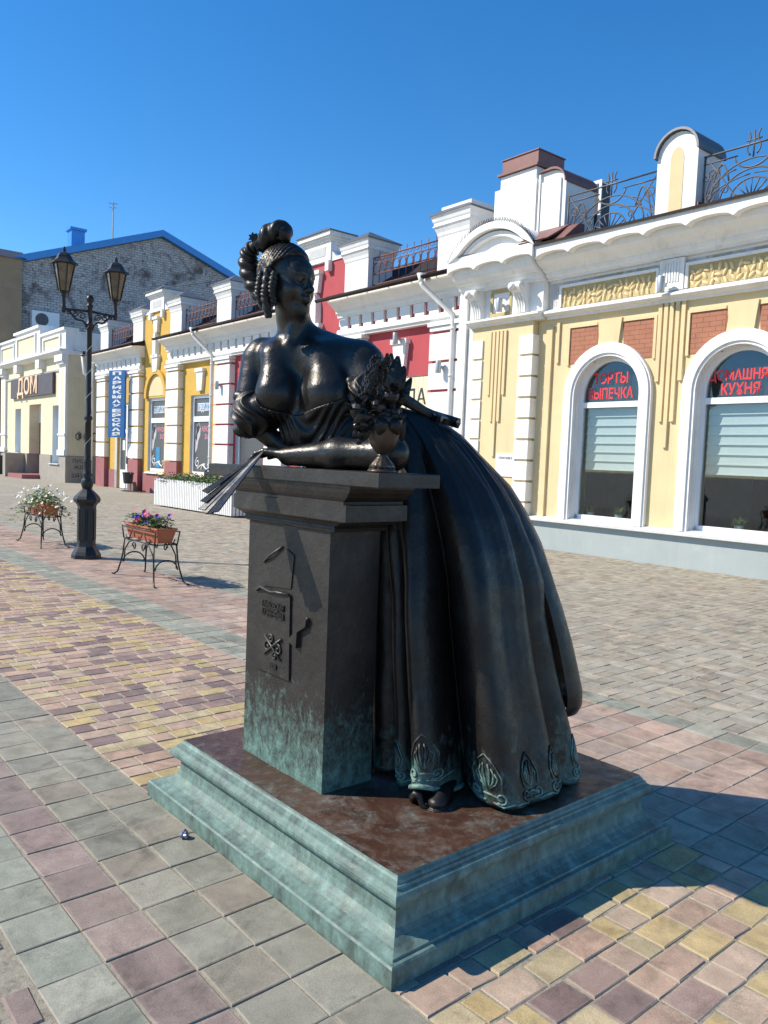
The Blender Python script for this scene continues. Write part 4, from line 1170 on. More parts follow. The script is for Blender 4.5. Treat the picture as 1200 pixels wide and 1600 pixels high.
# entablature
cb('architrave_moulding', 'stucco_white', lambda f: f.mold(-9.60, SR, [(-.4, 4.33), (-.06, 4.33), (-.05, 4.37), (.02, 4.39), (.06, 4.42), (.06, 4.45), (.02, 4.47), (-.10, 4.52), (-.4, 4.52)]))
cb('pavilion_moulding', 'stucco_white', lambda f: f.mold(-11.54, -9.62, [(-.4, 4.34), (.08, 4.34), (.09, 4.38), (.15, 4.40), (.19, 4.43), (.19, 4.46), (.15, 4.48), (.04, 4.50), (-.4, 4.50)]))
cb('frieze_wall', 'stucco_white', lambda f: (f.b(-9.62, SR, -.5, DW - .0, 4.52, 5.05), f.b(-11.46, -9.64, -.5, .03, 4.50, 5.05)))
for c in WC:
    x0, x1 = c - 1.02, c + 1.02
    if c == WC[0]: x0 = -9.3; x1 = -7.33
    if c == WC[1]: x0, x1 = -6.75, -4.85
    pan = cb('frieze_panel', 'stucco_ochre', lambda f: f.b(x0, x1, DW + .001, DW + .012, 4.53, 4.885))
    # swags of carved leaves
    for q in range(int((x1 - x0) / .11)):
        for rr in range(3):
            f = FB(CS); cx = x0 + .07 + q * .11 + rnd.uniform(-.02, .02); cz = 4.585 + rr * .10 + rnd.uniform(-.02, .02)
            an = rnd.uniform(-.9, .9) + (1.2 if q % 2 else -1.0)
            R_ = np.array([[math.cos(an), 0, -math.sin(an)], [0, 1, 0], [math.sin(an), 0, math.cos(an)]])
            f.ell((cx - CS, -(DW + .015), cz), (.075, .028, .026), 7, 5, R_)
            f.build('carved_leaf', 'stucco_cream', pan, True)
    cb('panel_frame', 'stucco_white', lambda f: (f.b(x0 - .05, x1 + .05, DW + .002, DW + .05, 4.886, 4.935), f.b(x0 - .05, x0 - .001, DW + .002, DW + .05, 4.53, 4.886), f.b(x1 + .001, x1 + .05, DW + .002, DW + .05, 4.53, 4.886)))
for c in (-7.04, -4.65):
    cb('frieze_pier', 'stucco_white', lambda f: (f.b(c - .22, c + .22, DW + .002, DW + .06, 4.52, 5.04), *[f.b(c - .14 + .05 * k, c - .115 + .05 * k, DW + .06, DW + .075, 4.66, 4.98) for k in range(6)]))
cb('cornice', 'stucco_white', lambda f: f.mold(-9.60, SR, [(-.5, 5.05), (-.02, 5.05), (-.02, 5.09), (.04, 5.11), (.06, 5.16), (.06, 5.18), (.13, 5.20), (.16, 5.24), (.24, 5.27), (.33, 5.335), (.35, 5.38), (.35, 5.44), (-.5, 5.44)]))
cb('pavilion_cornice', 'stucco_white', lambda f: f.mold(-11.75, -9.62, [(-.5, 5.05), (.14, 5.05), (.14, 5.09), (.2, 5.11), (.22, 5.16), (.22, 5.18), (.29, 5.20), (.32, 5.24), (.38, 5.28), (.43, 5.36), (.44, 5.40), (.44, 5.47), (-.5, 5.47)]))
def scallop(x0, x1, pitch, zc, amp, ztop):
    P = [(x0, ztop)]
    n = max(1, round((x1 - x0) / pitch)); w = (x1 - x0) / n
    for k in range(n):
        for i in range(10):
            t = i / 10
            P.append((x0 + w * (k + t), zc + amp * math.sqrt(max(0, 1 - (2 * t - 1) ** 2))))
    P += [(x1, zc), (x1, ztop)]
    return P
cb('scalloped_fascia', 'stucco_white', lambda f: f.plate(scallop(-9.50, SR, .73, 5.345, .085, 5.575), .15, .50))
cb('pavilion_fascia', 'stucco_white', lambda f: f.plate(scallop(-11.76, -9.51, .73, 5.385, .085, 5.60), .2, .56))
cb('drip_edge', 'roof_dark', lambda f: (f.mold(-9.49, SR, [(-.2, 5.577), (.52, 5.577), (.535, 5.56), (.545, 5.56), (.545, 5.60), (-.2, 5.66)])))
cb('roof', 'roof_dark', lambda f: f.mold(-11.6, SR, [(-.2, 5.60), (-.05, 5.64), (-.3, 5.66), (-1.9, 6.45), (-3.0, 6.6), (-6, 5.64), (-6, 5.5), (-.2, 5.5)]))
# consoles under the pavilion cornice
for c in (-11.28, -10.10):
    K = cb('console', 'stucco_white', lambda f: f.prism([(.03, 4.50), (.10, 4.50), (.11, 4.62), (.15, 4.74), (.22, 4.84), (.30, 4.90), (.34, 4.96), (.34, 5.05), (.03, 5.05)], lambda d, z: (c - .13 - CS, -d, z), lambda d, z: (c + .13 - CS, -d, z)))
    for k in range(4):
        cb('console_rib', 'stucco_white', lambda f: f.prism([(.10, 4.50), (.13, 4.50), (.135, 4.62), (.175, 4.74), (.24, 4.83), (.22, 4.85), (.15, 4.75), (.11, 4.63)], lambda d, z: (c - .11 + .06 * k - CS, -d, z), lambda d, z: (c - .075 + .06 * k - CS, -d, z)), parent=K)
    for q in (-.14, .12): FB(CS).tube([(c + q - CS, -.30, 4.97), (c + q + .03 - CS, -.30, 4.97)], .075, 16).build('scroll', 'stucco_white', K, True)
    FB(CS).tube([(c - .05 - CS, -.33, 4.97), (c - .05 - CS, -.40, 4.97)], .06, 14).build('scroll', 'stucco_white', K, True)
cb('square_panel', 'stucco_ochre', lambda f: (f.b(-10.98, -10.42, .031, .05, 4.52, 4.58), f.b(-10.98, -10.42, .031, .05, 4.97, 5.03), f.b(-10.98, -10.92, .031, .05, 4.58, 4.97), f.b(-10.48, -10.42, .031, .05, 4.58, 4.97)))
# segmental pediment
ctr, hw, zs_, rise = -10.62, 1.14, 5.60, .62
Rr = (hw * hw + rise * rise) / (2 * rise)
def seg_arc(hw_, n=20, off=0.0):
    a = math.asin(hw_ / Rr)
    return [(ctr + (Rr + off) * math.sin(-a + 2 * a * i / n), zs_ + rise - Rr + (Rr + off) * math.cos(-a + 2 * a * i / n)) for i in range(n + 1)]
PED = cb('pediment', 'stucco_white', lambda f: f.plate([(ctr - hw, zs_ - .0)] + seg_arc(hw - .02) + [(ctr + hw, zs_)], -.3, .34))
def pedarch(f):
    o = seg_arc(hw, 22); i_ = seg_arc(hw - .22, 22, -.13)
    for k in range(22): f.plate([i_[k], i_[k + 1], o[k + 1], o[k]], .30, .56)
    o = seg_arc(hw - .22, 22, -.16); i_ = seg_arc(hw - .34, 22, -.25)
    for k in range(22): f.plate([i_[k], i_[k + 1], o[k + 1], o[k]], .30, .46)
    f.b(ctr - hw, ctr + hw, .30, .50, zs_ + .0, zs_ + .10)
cb('pediment_arch', 'stucco_white', pedarch, parent=PED)
f = FB(CS)
for k, (x, z) in enumerate(seg_arc(hw, 60, .01)):
    f.tube([(x - CS, -.53, z - .01), (x - CS + rnd.uniform(-.01, .01), -.56, z + .07)], .006, 4)
    f.tube([(x - CS, -.53, z - .01), (x - CS + rnd.uniform(-.01, .01), -.50, z + .065)], .006, 4)
f.build('bird_spikes', 'iron_black', PED, kind='stuff')
cb('pediment_flashing', 'roof_brown', lambda f: f.mold(-9.9, -9.2, [(.50, 5.66), (.52, 5.68), (-.1, 6.05), (-.1, 6.0)]), parent=PED)
# parapet: chimney block with rounded shoulder
CH = cb('parapet_block', 'stucco_white', lambda f: (f.b(-11.10, -10.02, -.9, -.05, 5.6, 7.05), f.b(-10.98, -10.06, -.85, -.08, 7.05, 7.30)))
cb('parapet_cap', 'roof_brown', lambda f: (f.b(-11.04, -10.0, -.95, -.02, 7.31, 7.35), f.b(-10.97, -10.05, -.88, -.10, 7.35, 7.62), f.b(-10.99, -10.03, -.90, -.08, 7.62, 7.64)), parent=CH)
def shoulder(f):
    P = [(-10.01, 5.6), (-9.36, 5.6), (-9.36, 6.85)] + [(-9.36 - .33 + .33 * math.cos(a), 6.85 + .28 * math.sin(a)) for a in np.linspace(.1, math.pi / 2, 8)] + [(-10.01, 7.13)]
    f.plate(P, -1.0, -.12); f.b(-9.92, -9.46, -.121, -.09, 5.75, 6.95); f.b(-9.98, -9.94, -.121, -.07, 5.7, 7.1)
cb('parapet_shoulder', 'stucco_white', shoulder, parent=CH)
cb('shoulder_cap', 'roof_brown', lambda f: f.plate([(-10.0, 7.135)] + [(-9.36 - .33 + .36 * math.cos(a), 6.86 + .32 * math.sin(a)) for a in np.linspace(math.pi / 2, 0, 8)] + [(-9.36 - .33 + .34 * math.cos(a), 6.86 + .28 * math.sin(a)) for a in np.linspace(0, math.pi / 2, 8)], -1.05, -.05), parent=CH)
cb('flashing_apron', 'roof_brown', lambda f: f.mold(-9.9, -8.95, [(-.2, 5.58), (.45, 5.585), (.45, 5.60), (-.05, 6.0), (-.2, 6.0)]))
# round-headed parapet piers
for c in (-7.02, -4.62):
    PR = cb('parapet_pier', 'stucco_white', lambda f: f.plate([(c - .36, 5.6), (c + .36, 5.6), (c + .36, 6.68)] + [(c + .36 * math.cos(a), 6.68 + .36 * math.sin(a)) for a in np.linspace(.12, math.pi - .12, 12)] + [(c - .36, 6.68)], -.72, .0))
    cb('pier_panel', 'stucco_cream', lambda f: f.plate([(c - .12, 5.72), (c + .12, 5.72), (c + .12, 6.6)] + [(c + .12 * math.cos(a), 6.6 + .2 * math.sin(a)) for a in np.linspace(.12, math.pi - .12, 8)] + [(c - .12, 6.6)], .001, .006), parent=PR)
    cb('pier_cap', 'cap_metal', lambda f: [f.plate([(c + .362 * math.cos(a0), 6.69 + .362 * math.sin(a0)), (c + .40 * math.cos(a0), 6.69 + .40 * math.sin(a0)), (c + .40 * math.cos(a1), 6.69 + .40 * math.sin(a1)), (c + .362 * math.cos(a1), 6.69 + .362 * math.sin(a1))], -.80, .07) for a0, a1 in zip(np.linspace(0, math.pi, 15)[:-1], np.linspace(0, math.pi, 15)[1:])], parent=PR)
    cb('pier_foot', 'roof_brown', lambda f: f.b(c + .361, c + .40, -.74, -.02, 5.6, 5.86), parent=PR)
# wrought-iron parapet railing, fan pattern
for (x0, x1) in ((-9.30, -7.40), (-6.62, -5.02), (-4.22, SR)):
    f = FB(CS); y = .12
    def rt(pts, r=.011): f.tube([(a - CS, y, z) for a, z in pts], r * 1.25, 5)
    w = x1 - x0; c = (x0 + x1) / 2; zb, zt = 5.74, 6.56
    rt([(x0, zt), (x1, zt)], .013); rt([(x0, zt - .12), (c - .25, zt - .12)], .010); rt([(c + .25, zt - .12), (x1, zt - .12)], .010); rt([(x0, zb), (x1, zb)], .012)
    rt([(x0 + .02, zb - .1), (x0 + .02, zt)], .014); rt([(x1 - .02, zb - .1), (x1 - .02, zt)], .014)
    for r_ in (.26, .40, .55): rt([(c + r_ * 1.25 * math.cos(a), zb + .06 + r_ * math.sin(a)) for a in np.linspace(0, math.pi, 18)])
    for a in np.linspace(.35, math.pi - .35, 7): rt([(c + .08 * math.cos(a), zb + .03 + .05 * math.sin(a)), (c + .33 * math.cos(a), zb + .06 + .27 * math.sin(a))], .009)
    rt([(c + .30 * math.cos(a), zt - .10 + .24 * math.sin(a)) for a in np.linspace(math.pi * 1.05, math.pi * 1.95, 14)])
    for sg in (-1, 1):
        e = c + sg * w * .5
        rt([(e - sg * (.10 + .34 * t), zb + .02 + .62 * math.sin(2.6 * t) ) for t in np.linspace(0, 1, 12)])
        rt([(e - sg * .16 - sg * .11 * (1 - .8 * t) * math.cos(7.5 * t), zt - .32 + .11 * (1 - .8 * t) * math.sin(7.5 * t)) for t in np.linspace(0, 1, 22)], .009)
        rt([(e - sg * .12 - sg * .09 * (1 - .8 * t) * math.cos(7.5 * t), zb + .16 + .09 * (1 - .8 * t) * math.sin(-7.5 * t)) for t in np.linspace(0, 1, 22)], .009)
        rt([(e - sg * .02, zt), (e - sg * .25, zt - .30), (e - sg * .55, zb + .1), (c + sg * .2, zb)], .009)
        rt([(c + sg * .05 + sg * .05 * t + sg * .045 * (1 - .5 * t) * math.sin(6 * t), zt - .16 + .36 * t) for t in np.linspace(0, 1, 14)], .010)
    for k in range(3):
        for sg in (-1, 1):
            e = c + sg * (w * .5 - .04)
            rt([(e - sg * (.30 + .24 * k) * (1 - math.cos(a)), zb + (.62 - .12 * k) * math.sin(a)) for a in np.linspace(.05, 1.5, 10)], .009)
            rt([(c + sg * (.42 + .17 * k) + sg * .07 * (1 - .8 * t) * math.cos(7 * t + k), zb + .22 + .13 * k + .07 * (1 - .8 * t) * math.sin(7 * t + k)) for t in np.linspace(0, 1, 18)], .008)
    rt([(c, zt - .2), (c, zt + .2)], .011); rt([(c - .12, zt + .06), (c + .12, zt + .06)], .009)
    f.build('iron_railing', 'iron_grey', CB, True)

# things fixed to or standing in the cream building
def wall_lamp(s, d, z, label, h=.26):
    t = fthing('wall_lamp', label, 'lamp', s, d, z - h / 2, 'cylinder wall lamps on the facades')
    f = MB(); f.lathe([(.06, 0), (.062, .004), (.062, h - .004), (.06, h)], (0, -.13, 0), 16); f.build('lamp_body', 'lamp_metal', t, True)
    f = MB(); f.box(-.03, .03, -.08, 0.0, h * .4, h * .62); f.build('bracket', 'lamp_metal', t)
    return t
wall_lamp(-10.62, .05, 4.70, 'grey cylinder wall lamp in the square panel between two consoles')
wall_lamp(-7.10, .0, 4.60, 'grey cylinder wall lamp on the ledge between two leaf friezes')
t = fthing('notice_plaque', 'small white notice plaque on the cream pavilion wall', 'plaque', -10.38, .035, 1.33)
f = MB(); f.box(-.24, .24, -.02, -.0, 0, .46); f.build('board', 'film_white', t)
me = text_mesh('ТЕРРИТОРИЯ Я', .07, .001, 0, .36); me.transform(Matrix.Translation((0, -.022, .36)) @ Matrix.Rotation(math.pi / 2, 4, 'X')); link('lettering', me, 'letter_black', t)
for wi, (sx, lab) in enumerate(((-8.02, 'small green plant in a white pot behind the window reading ТОРТЫ'), (-8.62, 'little plant in a white pot, shaded side of the window reading ТОРТЫ'), (-5.80, 'bushy green plant in a white pot behind the window reading КУХНЯ'))):
    t = fthing('potted_plant', lab, 'plant', sx, -.42, .62)
    f = MB(); f.lathe([(.055, 0), (.07, .13), (.066, .13), (.06, .11)], (0, 0, 0), 16); f.build('pot', 'pot_white', t, True)
    f = MB()
    for k in range(120):
        a = rnd.uniform(0, 6.28); e = rnd.uniform(.3, 1.5)
        d = np.array([math.cos(a) * math.cos(e), math.sin(a) * math.cos(e), math.sin(e)])
        f.leaf((0.03 * math.cos(a), .03 * math.sin(a), .12), d, (0, 0, 1), rnd.uniform(.08, .17), .016, .3, 3)
    f.build('foliage', 'leaf_pale', t)
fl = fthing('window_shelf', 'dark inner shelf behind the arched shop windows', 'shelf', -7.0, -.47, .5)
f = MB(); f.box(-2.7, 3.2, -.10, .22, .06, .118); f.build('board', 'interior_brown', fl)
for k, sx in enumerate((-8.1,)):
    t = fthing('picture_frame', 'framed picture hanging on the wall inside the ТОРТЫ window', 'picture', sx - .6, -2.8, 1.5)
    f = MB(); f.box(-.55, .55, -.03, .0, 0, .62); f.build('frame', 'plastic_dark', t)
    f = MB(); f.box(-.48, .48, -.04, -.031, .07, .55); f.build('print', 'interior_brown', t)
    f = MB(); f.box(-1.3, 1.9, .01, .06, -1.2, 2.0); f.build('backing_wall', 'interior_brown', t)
t = fthing('roof_fan_unit', 'white boxed air unit on the roof beside the rounded parapet', 'air unit', -10.15, -1.9, 6.35)
f = MB(); f.box(-.38, .38, -.16, .16, 0, 1.05); f.build('casing', 'frame_white', t)
f = MB(); f.box(-.31, .31, -.17, -.161, .06, .98); f.build('grille', 'plastic_dark', t)
f = MB(); f.box(.381, .386, -.13, .13, .06, .98); f.build('side_grille', 'plastic_dark', t)
# ---------------------------------------------------------------- red and yellow row house
DR = -.25
def row_house(name, label, s0, paint, joint, x0, x1, pil, gable, win, dado, pier_s, gut):
    T = fthing(name, label, 'building', s0)
    def q(nm, mat, fn, parent=T, smooth=False, **kw):
        f = FB(s0); fn(f); return f.build(nm, mat, parent, smooth, **kw)
    # wall with openings: strips between them
    ops = sorted(win + [(gable[0], .74, .80, 3.55)], key=lambda w: w[0])
    def wall(f):
        a = x0
        for (c, hw, zb, zt) in ops:
            f.b(a, c - hw, DR - .35, DR, -.03, 4.62); f.b(c - hw, c + hw, DR - .35, DR, zt, 4.62)
            if zb > .02: f.b(c - hw, c + hw, DR - .35, DR, -.03, zb)
            a = c + hw
        f.b(a, x1, DR - .35, DR, -.03, 4.62)
        f.b(x0, x1, DR - .35, DR - .001, 4.62, 5.75)
        gc, gw = gable
        f.b(gc - gw, gc + gw, DR - .34, DR, 5.60, 6.70)
    q('wall', paint, wall)
    q('rear_block', 'interior_dark', lambda f: f.b(x0, x1, -8, -7.8, 0, 5.7))
    # dado between the pilasters
    edges = sorted([x0] + [e for (c, w) in pil for e in (c - w / 2, c + w / 2)] + [x1])
    door_spans = [(c - hw, c + hw) for (c, hw, zb, zt) in ops if zb < .1]
    def dd(f):
        for i in range(0, len(edges) - 1, 2):
            a, b = edges[i], edges[i + 1]
            if b - a < .05: continue
            cuts = [a]
            for (p, r_) in door_spans:
                if p < b and r_ > a: cuts += [max(a, p), min(b, r_)]
            cuts.append(b)
            for k in range(0, len(cuts), 2):
                if cuts[k + 1] - cuts[k] > .02: q('dado', dado, lambda f: f.b(cuts[k], cuts[k + 1], DR, DR + .03, -.03, .74))
    dd(None)
    # rusticated pilasters
    for (c, w) in pil:
        P = q('pilaster', joint, lambda f: (f.b(c - w / 2 + .01, c + w / 2 - .01, DR, DR + .13, 1.23, 4.42)))
        q('pilaster_foot', dado, lambda f: f.b(c - w / 2, c + w / 2, DR, DR + .19, -.03, 1.21), parent=P)
        for k in range(5):
            z0 = 1.25 + .635 * k
            q('quoin', 'stucco_white', lambda f: f.b(c - w / 2, c + w / 2, DR + .001, DR + .20, z0, z0 + .575), parent=P)
        q('capital', 'stucco_white', lambda f: (f.b(c - w / 2 - .0, c + w / 2 + .0, DR, DR + .21, 4.43, 4.52), f.b(c - w / 2 - .04, c + w / 2 + .04, DR, DR + .25, 4.53, 4.62)), parent=P)
    # frieze: band, dentil blocks, cornice; broken at the gable bay
    gc, gw = gable
    spans = [(x0, gc - gw), (gc + gw, x1)]
    for (a, b) in spans:
        q('frieze_band', 'stucco_white', lambda f: f.mold(a, b, [(DR, 4.63), (DR + .16, 4.63), (DR + .17, 4.68), (DR + .21, 4.70), (DR + .21, 4.79), (DR + .18, 4.82), (DR, 4.82)]))
        q('frieze_back', joint if paint == 'stucco_red' else 'stucco_ochre', lambda f: f.b(a, b, DR, DR + .09, 4.821, 5.119))
        n = int((b - a) / .45)
        pitch = (b - a) / n
        for k in range(n):
            q('dentil', 'stucco_white', lambda f: (f.b(a + pitch * k + .085, a + pitch * (k + 1) - .085, DR, DR + .16, 4.825, 4.91), f.b(a + pitch * k + .03, a + pitch * (k + 1) - .09, DR, DR + .165, 4.912, 5.118)))
        q('cornice', 'stucco_white', lambda f: f.mold(a, b, [(DR - .1, 5.12), (DR + .20, 5.12), (DR + .21, 5.20), (DR + .26, 5.22), (DR + .27, 5.29), (DR + .33, 5.32), (DR + .42, 5.39), (DR + .50, 5.45), (DR + .52, 5.48), (DR + .52, 5.52), (DR - .1, 5.58)]))
    for (a, b) in gut:
        f = FB(s0)
        n = 8; R_ = .065
        P = [(.40 + R_ * math.cos(t), 5.545 + R_ * math.sin(t)) for t in np.linspace(math.pi, 2 * math.pi, n)] + [(.40 + (R_ - .012) * math.cos(t), 5.55 + (R_ - .012) * math.sin(t)) for t in np.linspace(2 * math.pi, math.pi, n)]
        f.mold(a, b, P)
        for k in range(int((b - a) / .8)): f.b(a + .3 + .8 * k, a + .325 + .8 * k, .10, .47, 5.552, 5.562)
        f.build('gutter', 'roof_dark', T, True)
    q('roof', 'roof_dark', lambda f: [f.mold(a, b, [(.28, 5.585), (.33, 5.59), (.33, 5.605), (-.35, 5.80), (-1.8, 6.72), (-4.5, 7.3), (-4.5, 5.5), (DR - .36, 5.5)]) for (a, b) in spans] + [f.mold(gc - gw, gc + gw, [(-.60, 5.7), (-.60, 5.95), (-4.5, 7.35), (-4.5, 5.5)])])
    # parapet piers
    for (c, w, dbl) in pier_s:
        hw = w / 2
        P = q('parapet_pier', 'stucco_white', lambda f: f.b(c - hw, c + hw, -.96, -.20, 5.58, 6.50))
        def cove(f):
            rows = [(0, 6.50), (.015, 6.53), (.03, 6.60), (.065, 6.68), (.10, 6.72), (.10, 6.74), (.08, 6.745), (.08, 6.80), (.10, 6.83), (.13, 6.93), (.15, 6.95)]
            V = []; F = []
            for (o, z) in rows: V += [(c - hw - o - s0, .20 - o, z), (c + hw + o - s0, .20 - o, z), (c + hw + o - s0, .96 + o, z), (c - hw - o - s0, .96 + o, z)]
            for k in range(len(rows) - 1):
                for i in range(4): F.append((4 * k + i, 4 * k + (i + 1) % 4, 4 * k + 4 + (i + 1) % 4, 4 * k + 4 + i))
            f.add(V, F)
        q('pier_cornice', 'stucco_white', cove, parent=P)
        def cap(f):
            o = .17; V = []
            for (oo, z) in ((o, 6.952), (o, 6.975), (-hw + .001, 7.30)):
                ky = oo if oo > 0 else -.379
                V += [(c - hw - oo - s0, .20 - ky, z), (c + hw + oo - s0, .20 - ky, z), (c + hw + oo - s0, .96 + ky, z), (c - hw - oo - s0, .96 + ky, z)]
            F = [(3, 2, 1, 0)] + [(4 * k + i, 4 * k + (i + 1) % 4, 4 * k + 4 + (i + 1) % 4, 4 * k + 4 + i) for k in (0, 1) for i in range(4)]
            f.add(V, F)
        q('pier_cap', 'cap_metal', cap, parent=P)
        if dbl: q('upper_cap', 'stucco_white', lambda f: (f.b(c - hw + .02, c + hw - .02, -.90, -.24, 7.02, 7.16)), parent=P)
    # railing between the piers
    pc = sorted(p[0] for p in pier_s)
    for i in range(len(pc) - 1):
        a, b = pc[i] + .48, pc[i + 1] - .48
        if a < gc < b: continue
        f = FB(s0)
        def rt(pts, r): f.tube([(x - s0, .36, z) for x, z in pts], r, 5)
        for z, r in ((6.52, .018), (6.38, .012), (6.12, .012), (5.86, .018)): rt([(a, z), (b, z)], r)
        n = int((b - a) / .25)
        for k in range(n + 1):
            x = a + (b - a) * k / n
            rt([(x, 5.84), (x, 6.64)], .011)
            if k < n:
                cx = x + (b - a) / n / 2
                rt([(cx + .105 * math.cos(t), 6.25 + .125 * math.sin(t)) for t in np.linspace(0, 2 * math.pi, 14)], .011)
                rt([(cx + .07 * math.cos(t), 6.50 - .06 * abs(math.sin(t))) for t in np.linspace(0, math.pi, 8)], .009)
        f.build('parapet_railing', 'iron_rust', T, True)
    # gable
    G_ = q('gable_block', 'stucco_white', lambda f: (f.b(gc - .62, gc + .62, -.75, -.18, 6.72, 7.22), f.b(gc - .66, gc + .66, -.79, -.14, 7.22, 7.27), f.b(gc - .70, gc + .70, -.83, -.10, 7.27, 7.33), f.b(gc - .76, gc + .76, -.89, -.04, 7.33, 7.44)))
    q('gable_panel', 'reveal_grey', lambda f: f.b(gc - .38, gc + .38, -.179, -.17, 6.86, 7.10), parent=G_)
    q('gable_shoulder', 'stucco_white', lambda f: f.plate([(gc - gw + .0, 6.70), (gc - .62, 6.70), (gc - .62, 6.98), (gc - .80, 6.80), (gc - gw + .0, 6.76)], -.6, -.22), parent=G_)
    q('gable_shoulder', 'stucco_white', lambda f: f.plate([(gc + .62, 6.70), (gc + gw - .0, 6.70), (gc + gw - .0, 6.76), (gc + .80, 6.80), (gc + .62, 6.98)], -.6, -.22), parent=G_)
    for sg in (-1, 1): q('gable_bracket', 'stucco_white', lambda f: f.b(gc + sg * .54 - .08, gc + sg * .54 + .08, DR + .001, -.12, 6.45, 6.72), parent=G_)
    def gcap(f):
        V = []
        for (o, z, oy) in ((.80, 7.442, .0), (.80, 7.465, .0), (.02, 7.72, -.46)):
            V += [(gc - o - s0, -oy, z), (gc + o - s0, -oy, z), (gc + o - s0, .93 + oy, z), (gc - o - s0, .93 + oy, z)]
        f.add(V, [(3, 2, 1, 0)] + [(4 * k + i, 4 * k + (i + 1) % 4, 4 * k + 4 + (i + 1) % 4, 4 * k + 4 + i) for k in (0, 1) for i in range(4)])
    q('gable_cap', 'cap_metal', gcap, parent=G_)
    q('upper_keystone', 'stucco_white', lambda f: (f.plate([(gc - .13, 5.95), (gc + .13, 5.95), (gc + .20, 6.42), (gc - .20, 6.42)], DR, DR + .12), f.b(gc - .23, gc + .23, DR, DR + .16, 6.42, 6.52)))
    f = FB(s0)
    f.prism([(gc - .17 * math.cos(t), 5.5 + .42 * math.sin(t)) for t in np.linspace(0, math.pi, 12)][::-1] + [(gc - .17, 5.12), (gc, 5.02), (gc + .17, 5.12)], lambda a, z: (a - s0, -(DR), z), lambda a, z: (gc + (a - gc) * .8 - s0, -(DR + .16), z))
    f.build('boss', 'stucco_white', T)
    q('keystone', 'stucco_white', lambda f: (f.plate([(gc - .17, 4.50), (gc + .17, 4.50), (gc + .26, 5.02), (gc - .26, 5.02)], DR, DR + .12), f.b(gc - .30, gc + .30, DR, DR + .16, 5.02, 5.12)))
    q('arch_hood', paint, lambda f: f.archband(gc, .80, .98, 3.62, 3.55, DR, DR + .10))
    q('tympanum', 'stucco_cream' if paint == 'stucco_yellow' else paint, lambda f: f.plate([(gc + .79 * math.cos(t), 3.62 + .79 * math.sin(t)) for t in np.linspace(0, math.pi, 14)], DR, DR + .015))
    for (c, hw, zb, zt) in win:
        if zb > .1: q('keystone', 'stucco_white', lambda f: (f.plate([(c - .17, zt + .13), (c + .17, zt + .13), (c + .24, zt + .76), (c - .24, zt + .76)], DR, DR + .10), f.b(c - .29, c + .29, DR, DR + .14, zt + .76, zt + .87)))
    # window frames and reveals
    out = {}
    for (c, hw, zb, zt) in ops:
        if zb < .1: continue
        W = q('window', 'frame_white', lambda f: (f.b(c - hw, c - hw + .09, -.40, -.33, zb, zt), f.b(c + hw - .09, c + hw, -.40, -.33, zb, zt), f.b(c - hw + .09, c + hw - .09, -.40, -.33, zt - .10, zt), f.b(c - hw + .09, c + hw - .09, -.40, -.33, zb, zb + .11), f.b(c - hw + .09, c + hw - .09, -.40, -.325, 2.62, 2.80)))
        q('sill', 'frame_white', lambda f: f.mold(c - hw - .10, c + hw + .10, [(-.4, zb - .07), (DR + .10, zb - .09), (DR + .10, zb - .055), (-.4, zb)]), parent=W)
        q('reveal', 'reveal_grey', lambda f: (f.b(c - hw, c - hw + .006, -.33, DR - .004, zb, zt), f.b(c + hw - .006, c + hw, -.33, DR - .004, zb, zt), f.b(c - hw + .006, c + hw - .006, -.33, DR - .004, zt - .006, zt)), parent=W)
        q('pane', 'film_dark', lambda f: (f.b(c - hw + .09, c + hw - .09, -.38, -.37, zb + .11, 2.62), f.b(c - hw + .09, c + hw - .09, -.38, -.37, 2.80, zt - .10)), parent=W)
        out[c] = W
    return T, q, out

RH_, rq, rw = row_house('red_house', 'red stucco row house with white rusticated pilasters behind the statue', -17.6, 'stucco_red', 'stucco_red', -23.30, -11.63,
    [(-12.39, .98), (-15.86, .98), (-19.44, .98), (-22.65, 1.0)], (-17.65, 1.22), [(-14.05, .95, .80, 3.52), (-21.15, .85, .80, 3.52)], 'stucco_pink',
    [(-12.42, .96, True), (-15.9, .96, False), (-19.4, .96, False), (-22.9, .96, False)], [(-23.3, -18.75), (-16.75, -11.62)])
YH_, yq, yw = row_house('yellow_house', 'yellow stucco row house with hairdresser windows and pink dado', -28.5, 'stucco_yellow', 'stucco_yellow', -34.25, -23.30,
    [(-26.4, 1.02), (-29.9, 1.0), (-33.52, 1.0)], (-28.15, 1.22), [(-24.45, .80, .80, 3.52), (-31.2, .80, 0.0, 3.45)], 'stucco_pink',
    [(-26.5, .92, False), (-29.95, .95, False), (-33.6, .9, False)], [(-34.6, -29.30), (-27.05, -23.3)])
def extra_rail():
    f = FB(-28.5)
    a, b = -26.02, -23.40
    def rt(pts, r): f.tube([(x + 28.5, .36, z) for x, z in pts], r, 5)
    for z, r in ((6.52, .018), (6.38, .012), (6.12, .012), (5.86, .018)): rt([(a, z), (b, z)], r)
    n = 10
    for k in range(n + 1):
        x = a + (b - a) * k / n
        rt([(x, 5.84), (x, 6.64)], .011)
        if k < n: rt([(x + .13 + .105 * math.cos(t), 6.25 + .125 * math.sin(t)) for t in np.linspace(0, 2 * math.pi, 14)], .011)
    f.build('parapet_railing', 'iron_rust', YH_, True)
extra_rail()
